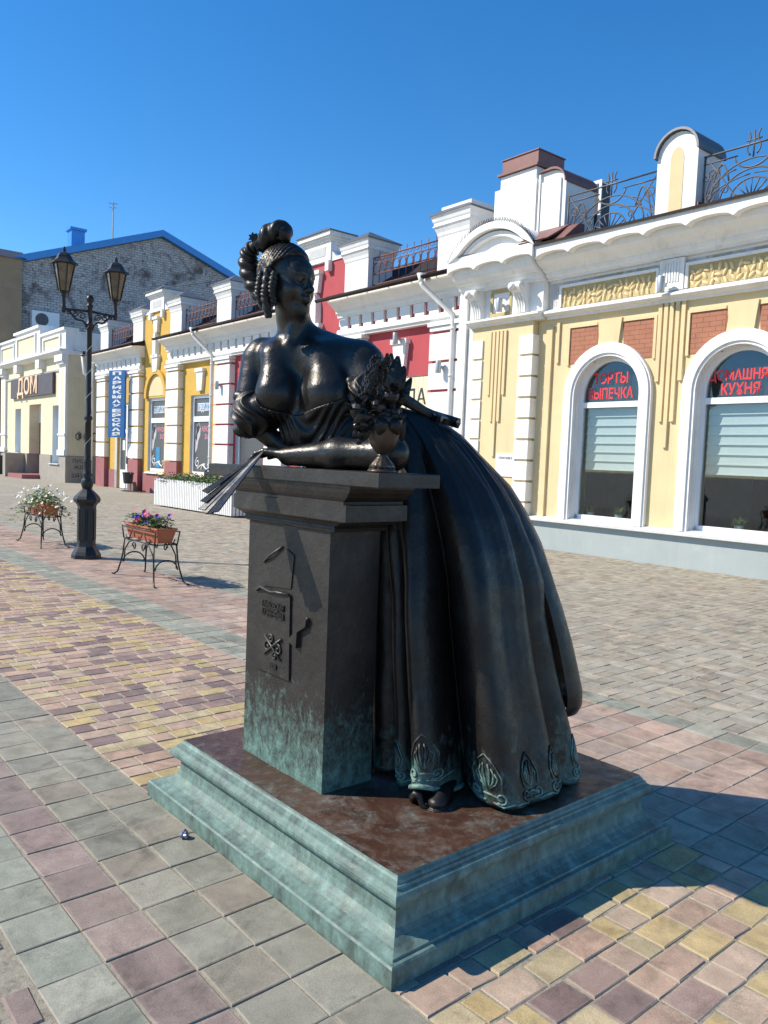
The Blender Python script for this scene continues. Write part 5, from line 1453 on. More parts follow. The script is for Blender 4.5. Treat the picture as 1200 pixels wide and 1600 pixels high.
# downpipes
def downpipe(q, s, sg=1, name='downpipe', par=None, s0=0):
    f = FB(s0)
    f.lathe([(.10, -.02), (.055, -.16), (.055, -.2)], (s - .62 * sg - s0, -.40, 5.62), 12)
    f.tube([(s - .62 * sg - s0, -.40, 5.44), (s - .60 * sg - s0, -.38, 5.36), (s - .04 * sg - s0, .0, 4.74), (s - s0, .02, 4.62), (s - s0, .02, .35), (s - .02 - s0, -.02, .22), (s - .10 - s0, -.16, .12)], .055, 10)
    for z in (4.4, 3.4, 2.4, 1.4): f.tube([(s - s0, .02, z), (s - s0, .02, z + .05)], .064, 10)
    f.build(name, 'pipe_white', par, True)
downpipe(rq, -12.12, 1, par=RH_, s0=-17.6)
downpipe(yq, -23.28, 1, par=YH_, s0=-28.5)
f = FB(-28.5); f.tube([(-34.45 + 28.5, -.0, 5.3), (-34.45 + 28.5, -.0, .35), (-34.5 + 28.5, -.1, .2)], .06, 10); f.tube([(-34.9 + 28.5, -.3, 5.6), (-34.75 + 28.5, -.25, 4.8), (-34.45 + 28.5, -.0, 4.5)], .06, 10); f.build('downpipe', 'pipe_white', YH_, True)
# party-wall strip between cream and red houses
rq('corner_column', 'stucco_white', lambda f: f.b(-11.86, -11.64, -.5, .06, .0, 5.55))
# shop window films
def yt(body, size, s, z, mat, W, wd, d=-.365, bold=.004): return ftext(body, size, s, d, z, mat, W, -28.5, wd, .002, bold)
def film(W, c, top, main):
    yt(top, .28, c + .06, 3.10, 'film_white', W, 1.14, -.366, .03); yt(top, .28, c + .06, 3.10, 'film_blue', W, 1.14, -.362, .0)
    yt(main, .23, c + .27, 2.36, 'film_pink', W, .86); yt('ЗАЛ', .23, c + .27, 2.10, 'film_pink', W, .36)
    # pale figure shapes and a white scroll
    for (pts, mat, nm) in (([(-.62, 1.55), (-.60, 2.30), (-.52, 2.50), (-.36, 2.58), (-.25, 2.40), (-.27, 2.15), (-.40, 1.98), (-.48, 1.7)], 'film_lilac', 'printed_figure'), ([(-.60, 2.05), (-.54, 2.45), (-.38, 2.56), (-.30, 2.42), (-.38, 2.30), (-.47, 2.22), (-.52, 1.95)], 'letter_black', 'printed_hair')):
        f = FB(-28.5); dd = -.3695 if nm == 'printed_figure' else -.367
        f.plate([(c + x, z) for x, z in pts], dd, dd + .001); f.build(nm, mat, W)
    f = FB(-28.5)
    def st(p, r=.02): f.tube([(c + x + 28.5, .365, z) for x, z in p], r, 5)
    st([(-.42 + .17 * (1 - .75 * t) * math.cos(8 * t + 1.5), 1.22 + .17 * (1 - .75 * t) * math.sin(8 * t + 1.5)) for t in np.linspace(0, 1, 26)])
    st([(-.42, 1.02), (-.2, 1.12), (0, 1.18), (.15, 1.06), (.32, 1.0), (.46, 1.12), (.42, 1.22), (.34, 1.16)], .022)
    st([(-.15, 1.0), (-.05, 1.12), (.1, 1.2), (.18, 1.12)], .018)
    f.build('printed_scroll', 'film_white', W, True)
film(yw[-28.15], -28.15, 'МАНИКЮР', 'МУЖСКОЙ'); film(yw[-24.45], -24.45, 'ПЕДИКЮР', 'ЖЕНСКИЙ')
f = FB(-28.5); f.b(-28.15 - .22, -28.15 + .12, -.369, -.362, .96, 1.72); f.build('blue_card', 'film_blue', yw[-28.15])
# hairdresser door
dc, dh = -31.2, .80
D = yq('door', 'frame_white', lambda f: (f.b(dc - dh, dc - dh + .10, -.40, -.32, 0, 3.45), f.b(dc + dh - .10, dc + dh, -.40, -.32, 0, 3.45), f.b(dc - .07, dc + .07, -.40, -.31, 0, 3.35), f.b(dc - dh + .1, dc + dh - .1, -.40, -.32, 3.35, 3.45), f.b(dc - dh + .1, dc + dh - .1, -.40, -.32, 2.25, 2.4), f.b(dc - dh + .1, dc + dh - .1, -.40, -.33, 0, .75)))
yq('pane', 'film_dark', lambda f: f.b(dc - dh + .1, dc + dh - .1, -.39, -.37, .75, 3.35), parent=D)
yq('door_notice', 'film_white', lambda f: (f.b(dc - .55, dc - .30, -.37, -.362, 1.55, 1.95), f.b(dc + .25, dc + .6, -.37, -.362, 1.2, 1.5)), parent=D)
yq('door_poster', 'letter_red', lambda f: (f.b(dc + .15, dc + .62, -.37, -.362, 1.92, 2.05), f.b(dc + .15, dc + .62, -.37, -.362, 1.76, 1.88)), parent=D)
yq('door_handle', 'iron_black', lambda f: f.b(dc + .10, dc + .13, -.32, -.26, 1.0, 1.3), parent=D)
yq('door_side', 'reveal_grey', lambda f: f.b(dc - dh - .25, dc - dh - .002, DR + .001, DR + .03, 0, 3.5), parent=D)
# blade sign
t = fthing('hairdresser_sign', 'tall blue projecting sign with white stacked letters ПАРИКМАХЕРСКАЯ', 'sign', -30.15, .1, 2.04)
t.rotation_euler = (0, 0, -TILT + math.radians(-66))
f = MB(); f.box(-.04, .04, -.95, -.10, 0, 2.62); f.build('board', 'sign_blue', t)
for k, ch in enumerate('ПАРИКМАХЕРСКАЯ'):
    me = text_mesh(ch, .165, .002, .008, .46)
    me.transform(Matrix.Translation((.044, -.52, 2.49 - .182 * k)) @ Matrix.Rotation(math.pi / 2, 4, 'Z') @ Matrix.Rotation(math.pi / 2, 4, 'X'))
    link('letter', me, 'letter_white', t)
f = MB(); f.tube([(0, -.10, 2.3), (0, .12, 2.3)], .015, 6); f.tube([(0, -.10, .35), (0, .12, .35)], .015, 6); f.build('bracket', 'iron_black', t)
# lamps on the row
wall_lamp(-13.98, -.10, 4.38, 'grey cylinder wall lamp on the white keystone of the red house')
wall_lamp(-12.42, -.05, 3.62, 'grey cylinder wall lamp on the red house pilaster next to a white downpipe')
wall_lamp(-22.72, -.05, 3.72, 'grey cylinder wall lamp on the pilaster between the yellow and red walls')
# slatted board in the red window
t = fthing('shop_board', 'cream vertical board sign with black lettering on the red house', 'sign', -14.05, DR - .05, 1.4)
for k in range(12):
    f = MB(); f.box(-.93 + .155 * k, -.93 + .155 * k + .148, -.03, 0.0, 0, 2.10); f.build('plank', 'board_cream', t)
f = MB(); f.box(-.94, .94, .002, .02, -.03, 2.12); f.build('backing', 'reveal_grey', t)
for body, size, wd, x, z in (('МОДА', .5, 1.5, .12, 1.62), ('контора', .36, 1.5, .15, 1.16)):
    me = text_mesh(body, size, .002, .004, wd); me.transform(Matrix.Translation((x, -.034, z)) @ Matrix.Rotation(math.pi / 2, 4, 'X')); link('lettering', me, 'letter_black', t)
# ---------------------------------------------------------------- pale shop with the ДОМ sign
DS = -42.0
DB = fthing('pale_shop', 'pale cream shop with panelled white parapet and dark ДОМ board', 'building', DS)
def db(name, mat, fn, parent=DB, smooth=False, **kw):
    f = FB(DS); fn(f); return f.build(name, mat, parent, smooth, **kw)
A0, A1, DD = -48.2, -36.45, .40
wins = [(-44.6, .55), (-38.0, .62)]
def dwall(f):
    z0 = 1.19
    f.b(A0, -45.15, DD - .5, DD, z0, 5.8); f.b(-44.05, -42.5, DD - .5, DD, z0, 5.8); f.b(-40.5, -38.62, DD - .5, DD, z0, 5.8); f.b(-37.38, A1, DD - .5, DD, z0, 5.8)
    f.b(-45.15, -44.05, DD - .5, DD, 3.5, 5.8); f.b(-42.5, -40.5, DD - .5, DD, 3.65, 5.8); f.b(-38.62, -37.38, DD - .5, DD, 3.5, 5.8)
    f.b(A1 - .4, A1, -7.5, DD - .5, z0, 5.8); f.b(A0, A1 - .4, -7.6, -7.5, 0, 5.8)
db('wall', 'stucco_pale', dwall)
db('plinth', 'plinth_stone', lambda f: (f.b(A0, -42.55, DD - .5, DD + .08, -.03, 1.18), f.b(-40.4, -38.62, DD - .5, DD + .08, -.03, 1.18), f.b(-38.62, -37.38, DD - .5, DD + .08, -.03, .75), f.b(-37.38, A1 + .04, DD - .5, DD + .08, -.03, 1.18), f.b(A1 - .4, A1 + .04, -7.5, DD - .5, -.03, 1.18)))
for (c, w) in wins:
    W = db('window', 'film_blue', lambda f: f.b(c - w, c + w, DD - .52, DD - .45, .75 if c > -40 else 1.19, 3.5))
    db('reveal', 'stucco_white', lambda f: (f.b(c - w, c - w + .01, DD - .45, DD - .004, .8, 3.5), f.b(c + w - .01, c + w, DD - .45, DD - .004, .8, 3.5)), parent=W)
    db('sill', 'sill_metal', lambda f: f.b(c - w - .1, c + w + .1, DD - .45, DD + .16, .76 if c > -40 else 1.182, .80 if c > -40 else 1.215), parent=W)
    f = FB(DS)
    for k in range(6): f.b(c - w + .25, c + w - .15 - .1 * (k % 3), DD - .449, DD - .445, 1.9 + .22 * k, 1.98 + .22 * k)
    f.build('printed_stripe', 'film_white', W)
dr = db('door', 'interior_brown', lambda f: f.b(-42.5, -40.5, DD - .6, DD - .5, .2, 2.76))
db('transom', 'film_white', lambda f: (f.b(-42.5, -40.5, DD - .55, DD - .45, 2.77, 3.64)), parent=dr)
db('entrance_step', 'stucco_pink', lambda f: (f.b(-43.4, -40.3, DD + .09, DD + .9, -.03, .18), f.b(-42.5, -40.5, DD - .5, DD + .09, -.03, .19)))
db('entrance_pier', 'plinth_stone', lambda f: (f.b(-43.5, -43.0, DD + .09, DD + 1.0, -.03, 1.18)))
for (c, w) in ((-36.93, .92), (-47.3, .9)):
    P = db('pilaster', 'stucco_white', lambda f: (f.b(c - w / 2, c + w / 2, DD, DD + .10, 1.2, 5.4), f.b(c - w / 2 - .06, c + w / 2 + .06, DD, DD + .15, 1.2, 1.45), f.b(c - w / 2 - .05, c + w / 2 + .05, DD, DD + .14, 2.1, 2.2)))
    db('pilaster_panel', 'stucco_pale', lambda f: (f.b(c - .18, c + .18, DD + .101, DD + .106, 2.4, 5.0), f.b(c - .18, c + .18, DD + .101, DD + .106, 1.55, 2.0)), parent=P)
    db('capital', 'stucco_white', lambda f: (f.b(c - w / 2 - .05, c + w / 2 + .05, DD, DD + .22, 5.3, 5.42), f.b(c - w / 2 - .1, c + w / 2 + .1, DD, DD + .30, 5.42, 5.72)), parent=P)
for c in (-40.2, -44.1): db('bracket', 'stucco_white', lambda f: f.b(c - .3, c + .3, DD, DD + .3, 5.3, 5.72))
db('string_course', 'stucco_white', lambda f: f.mold(-46.8, -37.4, [(DD, 5.05), (DD + .06, 5.05), (DD + .1, 5.12), (DD, 5.14)]))
db('cornice', 'stucco_white', lambda f: f.mold(A0 - .1, A1 + .1, [(DD - .6, 5.72), (DD + .25, 5.72), (DD + .42, 5.86), (DD + .42, 5.94), (DD - .6, 6.0)]))
db('parapet', 'stucco_white', lambda f: (f.b(A0, -44.5, DD - .4, DD + .12, 5.95, 7.05), f.b(-44.45, -40.1, DD - .4, DD + .2, 5.95, 7.25), f.b(-40.05, A1, DD - .4, DD + .12, 5.95, 6.80), f.b(A1 - .3, A1, -1.5, DD - .4, 5.95, 6.80),
   f.b(A0, -44.5, DD - .45, DD + .22, 7.05, 7.16), f.b(-44.5, -40.05, DD - .45, DD + .3, 7.25, 7.38), f.b(-40.04, A1 + .05, DD - .45, DD + .22, 6.80, 6.92)))
for (x0, x1, d, z1) in ((-47.4, -45.0, DD + .121, 6.8), (-43.9, -40.8, DD + .201, 6.98), (-39.6, -37.2, DD + .121, 6.58)):
    db('parapet_panel', 'stucco_pale', lambda f: f.b(x0, x1, d, d + .006, 6.18, z1))
    db('panel_frame', 'stucco_white', lambda f: (f.b(x0 - .12, x0 - .001, d, d + .07, 6.1, z1 + .1), f.b(x1 + .001, x1 + .12, d, d + .07, 6.1, z1 + .1), f.b(x0, x1, d, d + .07, z1 + .001, z1 + .1)))
db('roof', 'roof_dark', lambda f: f.b(A0, A1 - .3, -7.4, DD - .5, 5.85, 5.95))
db('blue_roof_sheet', 'film_blue', lambda f: f.mold(-44, A1 - .35, [(-.4, 6.3), (-3.0, 7.5), (-3.0, 7.4), (-.4, 6.2)]))
f = FB(DS)
def gtext(body, size, wd, yy, zz, mat):
    me = text_mesh(body, size, .002, .0, wd)
    me.transform(Matrix.Translation((A1 - DS + .046, yy, zz)) @ Matrix.Rotation(math.pi / 2, 4, 'Z') @ Matrix.Rotation(math.pi / 2, 4, 'X')); link('graffiti', me, mat, DB)
gtext('ФОО', .55, 1.0, .55 - DD + .3, 2.05, 'iron_grey')
gtext('ПУСТО', .22, .8, .25, .95, 'letter_black'); gtext('ЖДУ', .2, .6, .2, .68, 'letter_black'); gtext('2ЯТИ', .25, .8, .2, .3, 'letter_black')
SG_ = thing('shop_sign', 'dark brown board with pale orange letters ДОМ on the pale shop', 'sign', fpt(-41.9, DD + .02, 4.05), -TILT)
f = MB(); f.box(-3.65, 3.65, -.12, -.0, 0, .98); f.build('board', plain('sign_brown', (0.075, 0.05, 0.055), .5, var=.2), SG_)
me = text_mesh('ДОМ', 1.15, .03, .02, 3.5); me.transform(Matrix.Translation((-.45, -.13, .48)) @ Matrix.Rotation(math.pi / 2, 4, 'X')); link('lettering', me, plain('letter_orange', (0.85, 0.58, 0.36), .5, var=.05), SG_)
# low white shed between the two shops
sh = fthing('white_shed', 'white corrugated shed wall in the gap beside the yellow house', 'shed', -36.0, -3.0)
f = FB(-36.0)
for k in range(16): f.b(-36.4, -33.0, -3.1, -3.02 + (.03 if k % 2 else 0), .4 * k, .4 * k + .39)
f.build('cladding', 'stucco_white', sh)

# ---------------------------------------------------------------- tall house with whitewashed brick gable
m, nt, p = new_mat('whitewashed_brick')
tc = nt.nodes.new('ShaderNodeNewGeometry')
sx = nt.nodes.new('ShaderNodeSeparateXYZ'); nt.links.new(tc.outputs['Position'], sx.inputs[0])
cx = nt.nodes.new('ShaderNodeCombineXYZ'); nt.links.new(sx.outputs[1], cx.inputs[0]); nt.links.new(sx.outputs[2], cx.inputs[1])
bt = nd(nt, 'ShaderNodeTexBrick')
for k, v in (('Color1', (0.56, 0.535, 0.52, 1)), ('Color2', (0.44, 0.41, 0.395, 1)), ('Mortar', (0.25, 0.225, 0.215, 1))): bt.inputs[k].default_value = v
bt.inputs['Scale'].default_value = 1.0; bt.inputs['Brick Width'].default_value = 0.34; bt.inputs['Row Height'].default_value = 0.145; bt.inputs['Mortar Size'].default_value = 0.018
nt.links.new(cx.outputs[0], bt.inputs['Vector'])
n1 = noise(nt, tc.outputs['Position'], 0.55, 7, 0.7, 0.6); r1 = ramp(nt, [(0.38, 1.0), (0.50, 0.0)]); nt.links.new(n1, r1.inputs[0])
n2 = noise(nt, tc.outputs['Position'], 3.5, 6, 0.75, 0.5); r2 = ramp(nt, [(0.36, 1.0), (0.45, 0.0)]); nt.links.new(n2, r2.inputs[0])
c = mixc(nt, r1.outputs[0], bt.outputs[0], (0.13, 0.10, 0.095, 1)); c = mixc(nt, r2.outputs[0], c, (0.16, 0.12, 0.11, 1))
nt.links.new(c, p.inputs['Base Color']); p.inputs['Roughness'].default_value = 0.9
bump(nt, p, bt.outputs['Fac'], -0.6, 0.03)
plain('roof_blue', (0.06, 0.26, 0.60), .35, .2, var=.06)
GS = -48.4
GB = fthing('gable_house', 'tall house with whitewashed brick gable wall and blue metal roof', 'building', GS)
def gp_(name, mat, fn, parent=GB, **kw):
    f = FB(GS); fn(f); return f.build(name, mat, parent, **kw)
gp_('gable_wall', 'whitewashed_brick', lambda f: f.prism([(-.6, 0), (-.6, 11.9), (-8.9, 15.0), (-13.6, 13.3), (-17.5, 11.6), (-17.5, 0)], lambda d, z: (.0, -d, z), lambda d, z: (-.6, -d, z)))
gp_('front_wall', 'stucco_tan', lambda f: (f.b(GS - 14, GS + .35, -.6, .45, 0, 11.6), f.b(GS - .9, GS + .4, -.6, .75, 0, 12.0)))
gp_('front_trim', 'stucco_white', lambda f: (f.b(GS - 14, GS + .36, .46, .8, 7.9, 8.3), f.b(GS - 1.0, GS + .15, .751, .80, 3, 11.4), f.b(GS - 14, GS - 1.1, .46, .62, 10.9, 11.4)))
gp_('pier_cap', 'cap_metal', lambda f: f.prism([(-1.1, 12.0), (.55, 12.0), (-.27, 12.55)], lambda a, z: (a, -.85, z), lambda a, z: (a, .8, z)))
gp_('roof', 'roof_blue', lambda f: f.prism([(.2, 11.62), (-8.9, 15.02), (-13.6, 13.32), (-17.9, 11.45), (-17.9, 11.75), (-13.6, 13.75), (-8.9, 15.42), (.2, 12.02)], lambda d, z: (.35, -d, z), lambda d, z: (-14, -d, z)))
gp_('wall_vent', 'interior_dark', lambda f: f.b(GS + .0, GS + .02, -8.9, -8.2, 11.2, 11.6))
gp_('chimney', 'roof_blue', lambda f: (f.b(GS - 3.0, GS - 2.2, -4.9, -4.1, 12.5, 14.95), f.b(GS - 3.1, GS - 2.1, -5.0, -4.0, 14.95, 15.1)))
t = thing('antenna_mast', 'thin steel antenna mast rising above the blue roof', 'antenna', fpt(GS - 1.0, -6.2, 13.6), -TILT)
f = MB(); f.tube([(0, 0, 0), (0, 0, 3.2)], .05, 6); f.build('mast', 'lamp_metal', t)
f = MB(); f.tube([(-.1, -.25, 3.1), (.1, .25, 3.1)], .035, 5); f.tube([(-.1, -.2, 2.85), (.1, .2, 2.85)], .03, 5); f.build('aerial', 'lamp_metal', t)
t = thing('air_conditioner', 'white air conditioner box on the brick gable wall', 'air conditioner', fpt(GS + .02, -1.9, 8.35), -TILT)
f = MB(); f.box(0, .45, -.75, .75, 0, .95); f.build('casing', 'frame_white', t)
f = MB(); f.tube([(.451, -.22, .48), (.47, -.22, .48)], .36, 20); f.build('fan_grille', 'iron_grey', t)
# ---------------------------------------------------------------- street furniture
# twin-arm lamp post
LP = thing('street_lamp', 'black cast-iron lamp post with two amber lanterns, between flower stands', 'street lamp', (-11.21, 4.12, 0))
m, nt, p = new_mat('amber_glass')
p.inputs['Base Color'].default_value = (0.16, 0.10, 0.05, 1); p.inputs['Roughness'].default_value = 0.25
pos = geom_pos(nt); f_ = noise(nt, pos, 9, 3); r_ = ramp(nt, [(0.3, (0.10, 0.065, 0.04)), (0.7, (0.24, 0.16, 0.09))]); nt.links.new(f_, r_.inputs[0]); nt.links.new(r_.outputs[0], p.inputs['Base Color'])
def oct_(mb, rows, c=(0, 0, 0), n=8, rot=math.pi / 8):
    V = []; F = []
    for (r, z) in rows:
        for i in range(n):
            a = rot + 2 * math.pi * i / n; V.append((c[0] + r * math.cos(a), c[1] + r * math.sin(a), c[2] + z))
    for j in range(len(rows) - 1):
        for i in range(n): F.append((j * n + i, j * n + (i + 1) % n, (j + 1) * n + (i + 1) % n, (j + 1) * n + i))
    F.append(tuple(range(n))[::-1]); F.append(tuple((len(rows) - 1) * n + i for i in range(n)))
    return mb.add(V, F)
mb = oct_(MB(), [(.20, 0), (.20, .05), (.175, .10), (.13, .17), (.125, .22), (.125, .74), (.135, .76), (.15, .78), (.175, .80), (.185, .84), (.165, .88), (.12, .93), (.075, .97), (.06, 1.0)])
mb.build('pedestal', 'iron_black', LP)
mb = MB()
for i in range(8):
    a = 2 * math.pi * i / 8; c_, s_ = math.cos(a), math.sin(a)
    mb.obox((.119 * c_, .119 * s_, .48), (.006 * c_, .006 * s_, 0), (-.032 * s_, .032 * c_, 0), (0, 0, .22))
mb.build('pedestal_panel', 'iron_black', LP)
def squash(mb, sc=.86):
    mb.v = [(x, y, z if z < 3.2 else 3.2 + (z - 3.2) * sc) for x, y, z in mb.v]
    return mb
mb = MB().lathe([(.06, .98), (.075, 1.02), (.088, 1.07), (.07, 1.12), (.052, 1.15), (.075, 1.18), (.055, 1.21), (.05, 1.35), (.058, 1.37), (.045, 1.40), (.042, 1.95), (.055, 1.96), (.058, 1.99), (.040, 2.02), (.035, 2.7), (.033, 3.25), (.05, 3.26), (.05, 3.30), (.034, 3.32), (.034, 3.56), (.045, 3.57), (.045, 3.60), (.02, 3.62), (.05, 3.66), (.055, 3.70), (.04, 3.74), (.01, 3.77)], (0, 0, 0), 16)
squash(mb).build('column', 'iron_black', LP, True)
for sg in (-1, 1):
    mb = MB(); e = .36 * sg
    mb.tube([(0, 0, 3.50), (0, e * .5, 3.49), (0, e, 3.48)], .02, 8)
    mb.tube([(0, sg * (.03 + .31 * t), 3.20 + .26 * t ** .6 + .03 * math.sin(9 * t)) for t in np.linspace(0, 1, 14)], .016, 6)
    for (cy, cz, r, ph) in ((.11, 3.41, .06, 0), (.21, 3.42, .045, 1.2), (.29, 3.44, .03, 2.0)):
        mb.tube([(0, sg * (cy + r * (1 - .75 * t) * math.cos(8 * t + ph)), cz + r * (1 - .75 * t) * math.sin(8 * t + ph)) for t in np.linspace(0, 1, 24)], .010, 5)
    mb.lathe([(.02, 3.42), (.032, 3.45), (.032, 3.52), (.024, 3.54), (.024, 3.66), (.036, 3.68), (.03, 3.71), (.055, 3.735)], (0, e, 0), 10)
    squash(mb).build('arm', 'iron_black', LP, True)
    LN = squash(oct_(MB(), [(.07, 3.73), (.075, 3.75), (.065, 3.76)], (0, e, 0), 6, 0)).build('lantern', 'iron_black', LP)
    mb = oct_(MB(), [(.175, 4.17), (.19, 4.175), (.17, 4.20), (.125, 4.235), (.105, 4.27), (.096, 4.30), (.075, 4.335), (.035, 4.36), (.02, 4.375), (.025, 4.40), (.008, 4.45)], (0, e, 0), 6, 0); squash(mb).build('lantern_roof', 'iron_black', LN)
    mb = MB()
    for i in range(6):
        a = 2 * math.pi * i / 6
        mb.tube([(.07 * math.cos(a), e + .07 * math.sin(a), 3.755), (.138 * math.cos(a), e + .138 * math.sin(a), 4.175)], .010, 5)
    squash(mb).build('lantern_frame', 'iron_black', LN)
    for i in range(6):
        a0, a1 = 2 * math.pi * i / 6, 2 * math.pi * (i + 1) / 6
        f = MB(); k0, k1 = .066, .132
        f.add([(k0 * math.cos(a0), e + k0 * math.sin(a0), 3.76), (k0 * math.cos(a1), e + k0 * math.sin(a1), 3.76), (k1 * math.cos(a1), e + k1 * math.sin(a1), 4.17), (k1 * math.cos(a0), e + k1 * math.sin(a0), 4.17)], [(0, 1, 2, 3)])
        squash(f).build('lantern_pane', 'amber_glass', LN)
mb = MB()
for k in range(150):     # wrapped string of tiny lights round the column
    t = k / 150; a = 38 * t
    mb.ell((.044 * math.cos(a), .044 * math.sin(a), 1.35 + 1.95 * t), (.006, .006, .006), 4, 3)
mb.build('light_string', 'letter_white', LP, kind='stuff')

# wrought-iron flower stands with clay troughs
def flower_stand(x, y, label, group):
    t = thing('flower_stand', label, 'plant stand', (x, y, 0), 0, group)
    hx, hy, h = .44, .14, .47
    for sx in (-1, 1):
        for sy in (-1, 1):
            mb = MB(); mb.tube([(sx * (hx - .02), sy * hy, h), (sx * (hx + .0), sy * (hy + .01), h * .6), (sx * (hx + .03), sy * (hy + .02), .18), (sx * (hx + .08), sy * (hy + .04), .05), (sx * (hx + .14), sy * (hy + .06), .012), (sx * (hx + .18), sy * (hy + .07), .014)], .011, 6)
            mb.build('leg', 'iron_black', t, True)
        mb = MB(); mb.tube([(sx * (hx + .02), hy * math.cos(a), .17 + .12 * math.sin(a)) for a in np.linspace(0, math.pi, 12)], .009, 6)
        mb.build('end_arch', 'iron_black', t, True)
    for sy in (-1, 1):
        mb = MB()
        mb.tube([(hx * .98 * math.cos(a), sy * hy, .16 + .31 * math.sin(a)) for a in np.linspace(.15, math.pi - .15, 16)], .0, 4) if False else None
        for sx in (-1, 1):
            mb.tube([(sx * (hx - .01), sy * hy, .18), (sx * (hx - .04), sy * hy, .34), (sx * (hx - .16), sy * hy, .44), (sx * .16, sy * hy, h)], .009, 6)
            mb.tube([(sx * (.13 + .055 * (1 - .7 * q) * math.cos(7 * q)), sy * hy, .40 + .055 * (1 - .7 * q) * math.sin(7 * q)) for q in np.linspace(0, 1, 18)], .008, 5)
        mb.tube([(-hx, sy * hy, h), (hx, sy * hy, h)], .010, 6)
        for sx in (-1, 1):
            mb.tube([(sx * hx, sy * hy, h), (sx * (hx + .04), sy * (hy + .01), h + .16)], .009, 6)
            mb.tube([(sx * (hx * .2 + hx * .6 * q), sy * (hy + .012), h + .05 + .06 * math.sin(math.pi * 2 * q)) for q in np.linspace(0, 1, 12)], .007, 5)
        mb.tube([(-hx - .04, sy * (hy + .012), h + .15), (hx + .04, sy * (hy + .012), h + .15)], .008, 6)
        mb.build('side_frame', 'iron_black', t, True)
    mb = MB()
    pass
    for sx in (-1, -.33, .33, 1): MB().tube([(sx * hx, -hy, h), (sx * hx, hy, h)], .009, 6).build('tray_bar', 'iron_black', t, True)
    return t
def trough(x, y, label, kind):
    t = thing('flower_trough', label, 'flower box', (x, y, .482), 0)
    V = []
    for (lx, ly, z) in ((.40, .085, 0), (.45, .12, .155), (.465, .132, .16), (.465, .132, .178), (.44, .11, .178), (.43, .10, .13)): V += [(-lx, -ly, z), (lx, -ly, z), (lx, ly, z), (-lx, ly, z)]
    F = [(3, 2, 1, 0)] + [(4 * k + i, 4 * k + (i + 1) % 4, 4 * k + 4 + (i + 1) % 4, 4 * k + 4 + i) for k in range(5) for i in range(4)] + [(20, 21, 22, 23)]
    MB().add(V, F).build('box', 'trough_clay', t)
    fo = MB(); hgt = .16 if kind == 'petunia' else .26
    for k in range(700 if kind == 'petunia' else 1100):
        px = rnd.uniform(-.43, .43); py = rnd.gauss(0, .07); u = rnd.random()
        if kind != 'petunia':
            px = rnd.gauss(0, .28); py = rnd.gauss(0, .16); px = max(-.62, min(.62, px))
            pz = .17 + hgt * (1 - (px / .62) ** 2) * (1 - min(1, abs(py) / .35)) * u - (.28 * max(0, abs(px) - .42) * 4 * u + max(0, abs(py) - .13) * .9)
        else: pz = .15 + hgt * u * (1 - .3 * abs(px))
        a = rnd.uniform(0, 6.28); d = np.array([math.cos(a), math.sin(a), rnd.uniform(-.2, .9)])
        fo.leaf((px, py, pz), d, (rnd.gauss(0, .4), rnd.gauss(0, .4), 1), rnd.uniform(.035, .065), rnd.uniform(.018, .032), .3, 2)
    fo.build('foliage', 'leaf_green' if kind == 'petunia' else 'leaf_pale', t)
    n = 34 if kind == 'petunia' else 110
    for k in range(n):
        f = MB()
        if kind == 'petunia':
            px = -.40 + .8 * rnd.random(); py = rnd.gauss(-.02, .07); pz = rnd.uniform(.22, .35); R_ = rnd.uniform(.024, .036); mat = 'petal_violet' if rnd.random() < .33 else 'petal_pink'
        else:
            px = max(-.66, min(.66, rnd.gauss(0, .34))); py = rnd.gauss(-.03, .16); pz = .24 + .22 * (1 - (px / .66) ** 2) * rnd.random() - .3 * max(0, abs(px) - .40) - rnd.uniform(0, .15) * (py < -.1); R_ = rnd.uniform(.018, .028); mat = 'petal_white'
        nr = np.array([rnd.gauss(0.3, .5), rnd.gauss(-.6, .4), rnd.uniform(.2, 1)]); nr /= np.linalg.norm(nr)
        u_ = np.cross(nr, [0.1, .2, 1.0]); u_ /= np.linalg.norm(u_); v_ = np.cross(nr, u_)
        V = [np.array([px, py, pz])] + [np.array([px, py, pz]) + R_ * (math.cos(q) * u_ + math.sin(q) * v_) * (1 if i % 2 else .8) + nr * R_ * .35 for i, q in enumerate(np.linspace(0, 2 * math.pi, 11)[:-1])]
        f.add(V, [(0, 1 + i, 1 + (i + 1) % 10) for i in range(10)])
        f.build('flower', mat, t)
    return t
flower_stand(-9.02, 4.08, 'low black wrought-iron stand holding the pink and violet petunias', 'flower stands along the walkway')
trough(-9.02, 4.08, 'terracotta trough of pink and violet petunias on an iron stand', 'petunia')
flower_stand(-13.07, 4.10, 'low black wrought-iron stand under trailing white flowers by the lamp post', 'flower stands along the walkway')
trough(-13.07, 4.10, 'terracotta trough overflowing with trailing white flowers', 'white')

# picket planter box in front of the yellow house
PK = thing('picket_planter', 'long white picket planter with green foliage in front of the yellow house', 'planter', (-19.3, 10.2, 0))
for k in range(44):
    x = -2.15 + .1 * k
    mb = MB(); h = .80 + rnd.uniform(-.012, .012)
    mb.prism([(x, .04), (x + .07, .04), (x + .07, h - .03), (x + .035, h), (x, h - .03)], lambda a, z: (a, -.40, z), lambda a, z: (a, -.375, z)); mb.build('picket', 'timber_white', PK)
for sx in (-2.15, 2.22):
    for k in range(8):
        mb = MB(); mb.box(sx - .012, sx + .012, -.36 + .1 * k, -.29 + .1 * k, .04, .79); mb.build('picket', 'timber_white', PK)
mb = MB(); mb.box(-2.13, 2.2, -.372, -.34, .2, .28); mb.box(-2.13, 2.2, -.372, -.34, .60, .68); mb.box(-2.13, 2.2, -.33, .42, .05, .70); mb.build('inner_box', 'plinth_stone', PK)  # stone grey paints the shade seen between the pickets into box and rails
fo = MB()
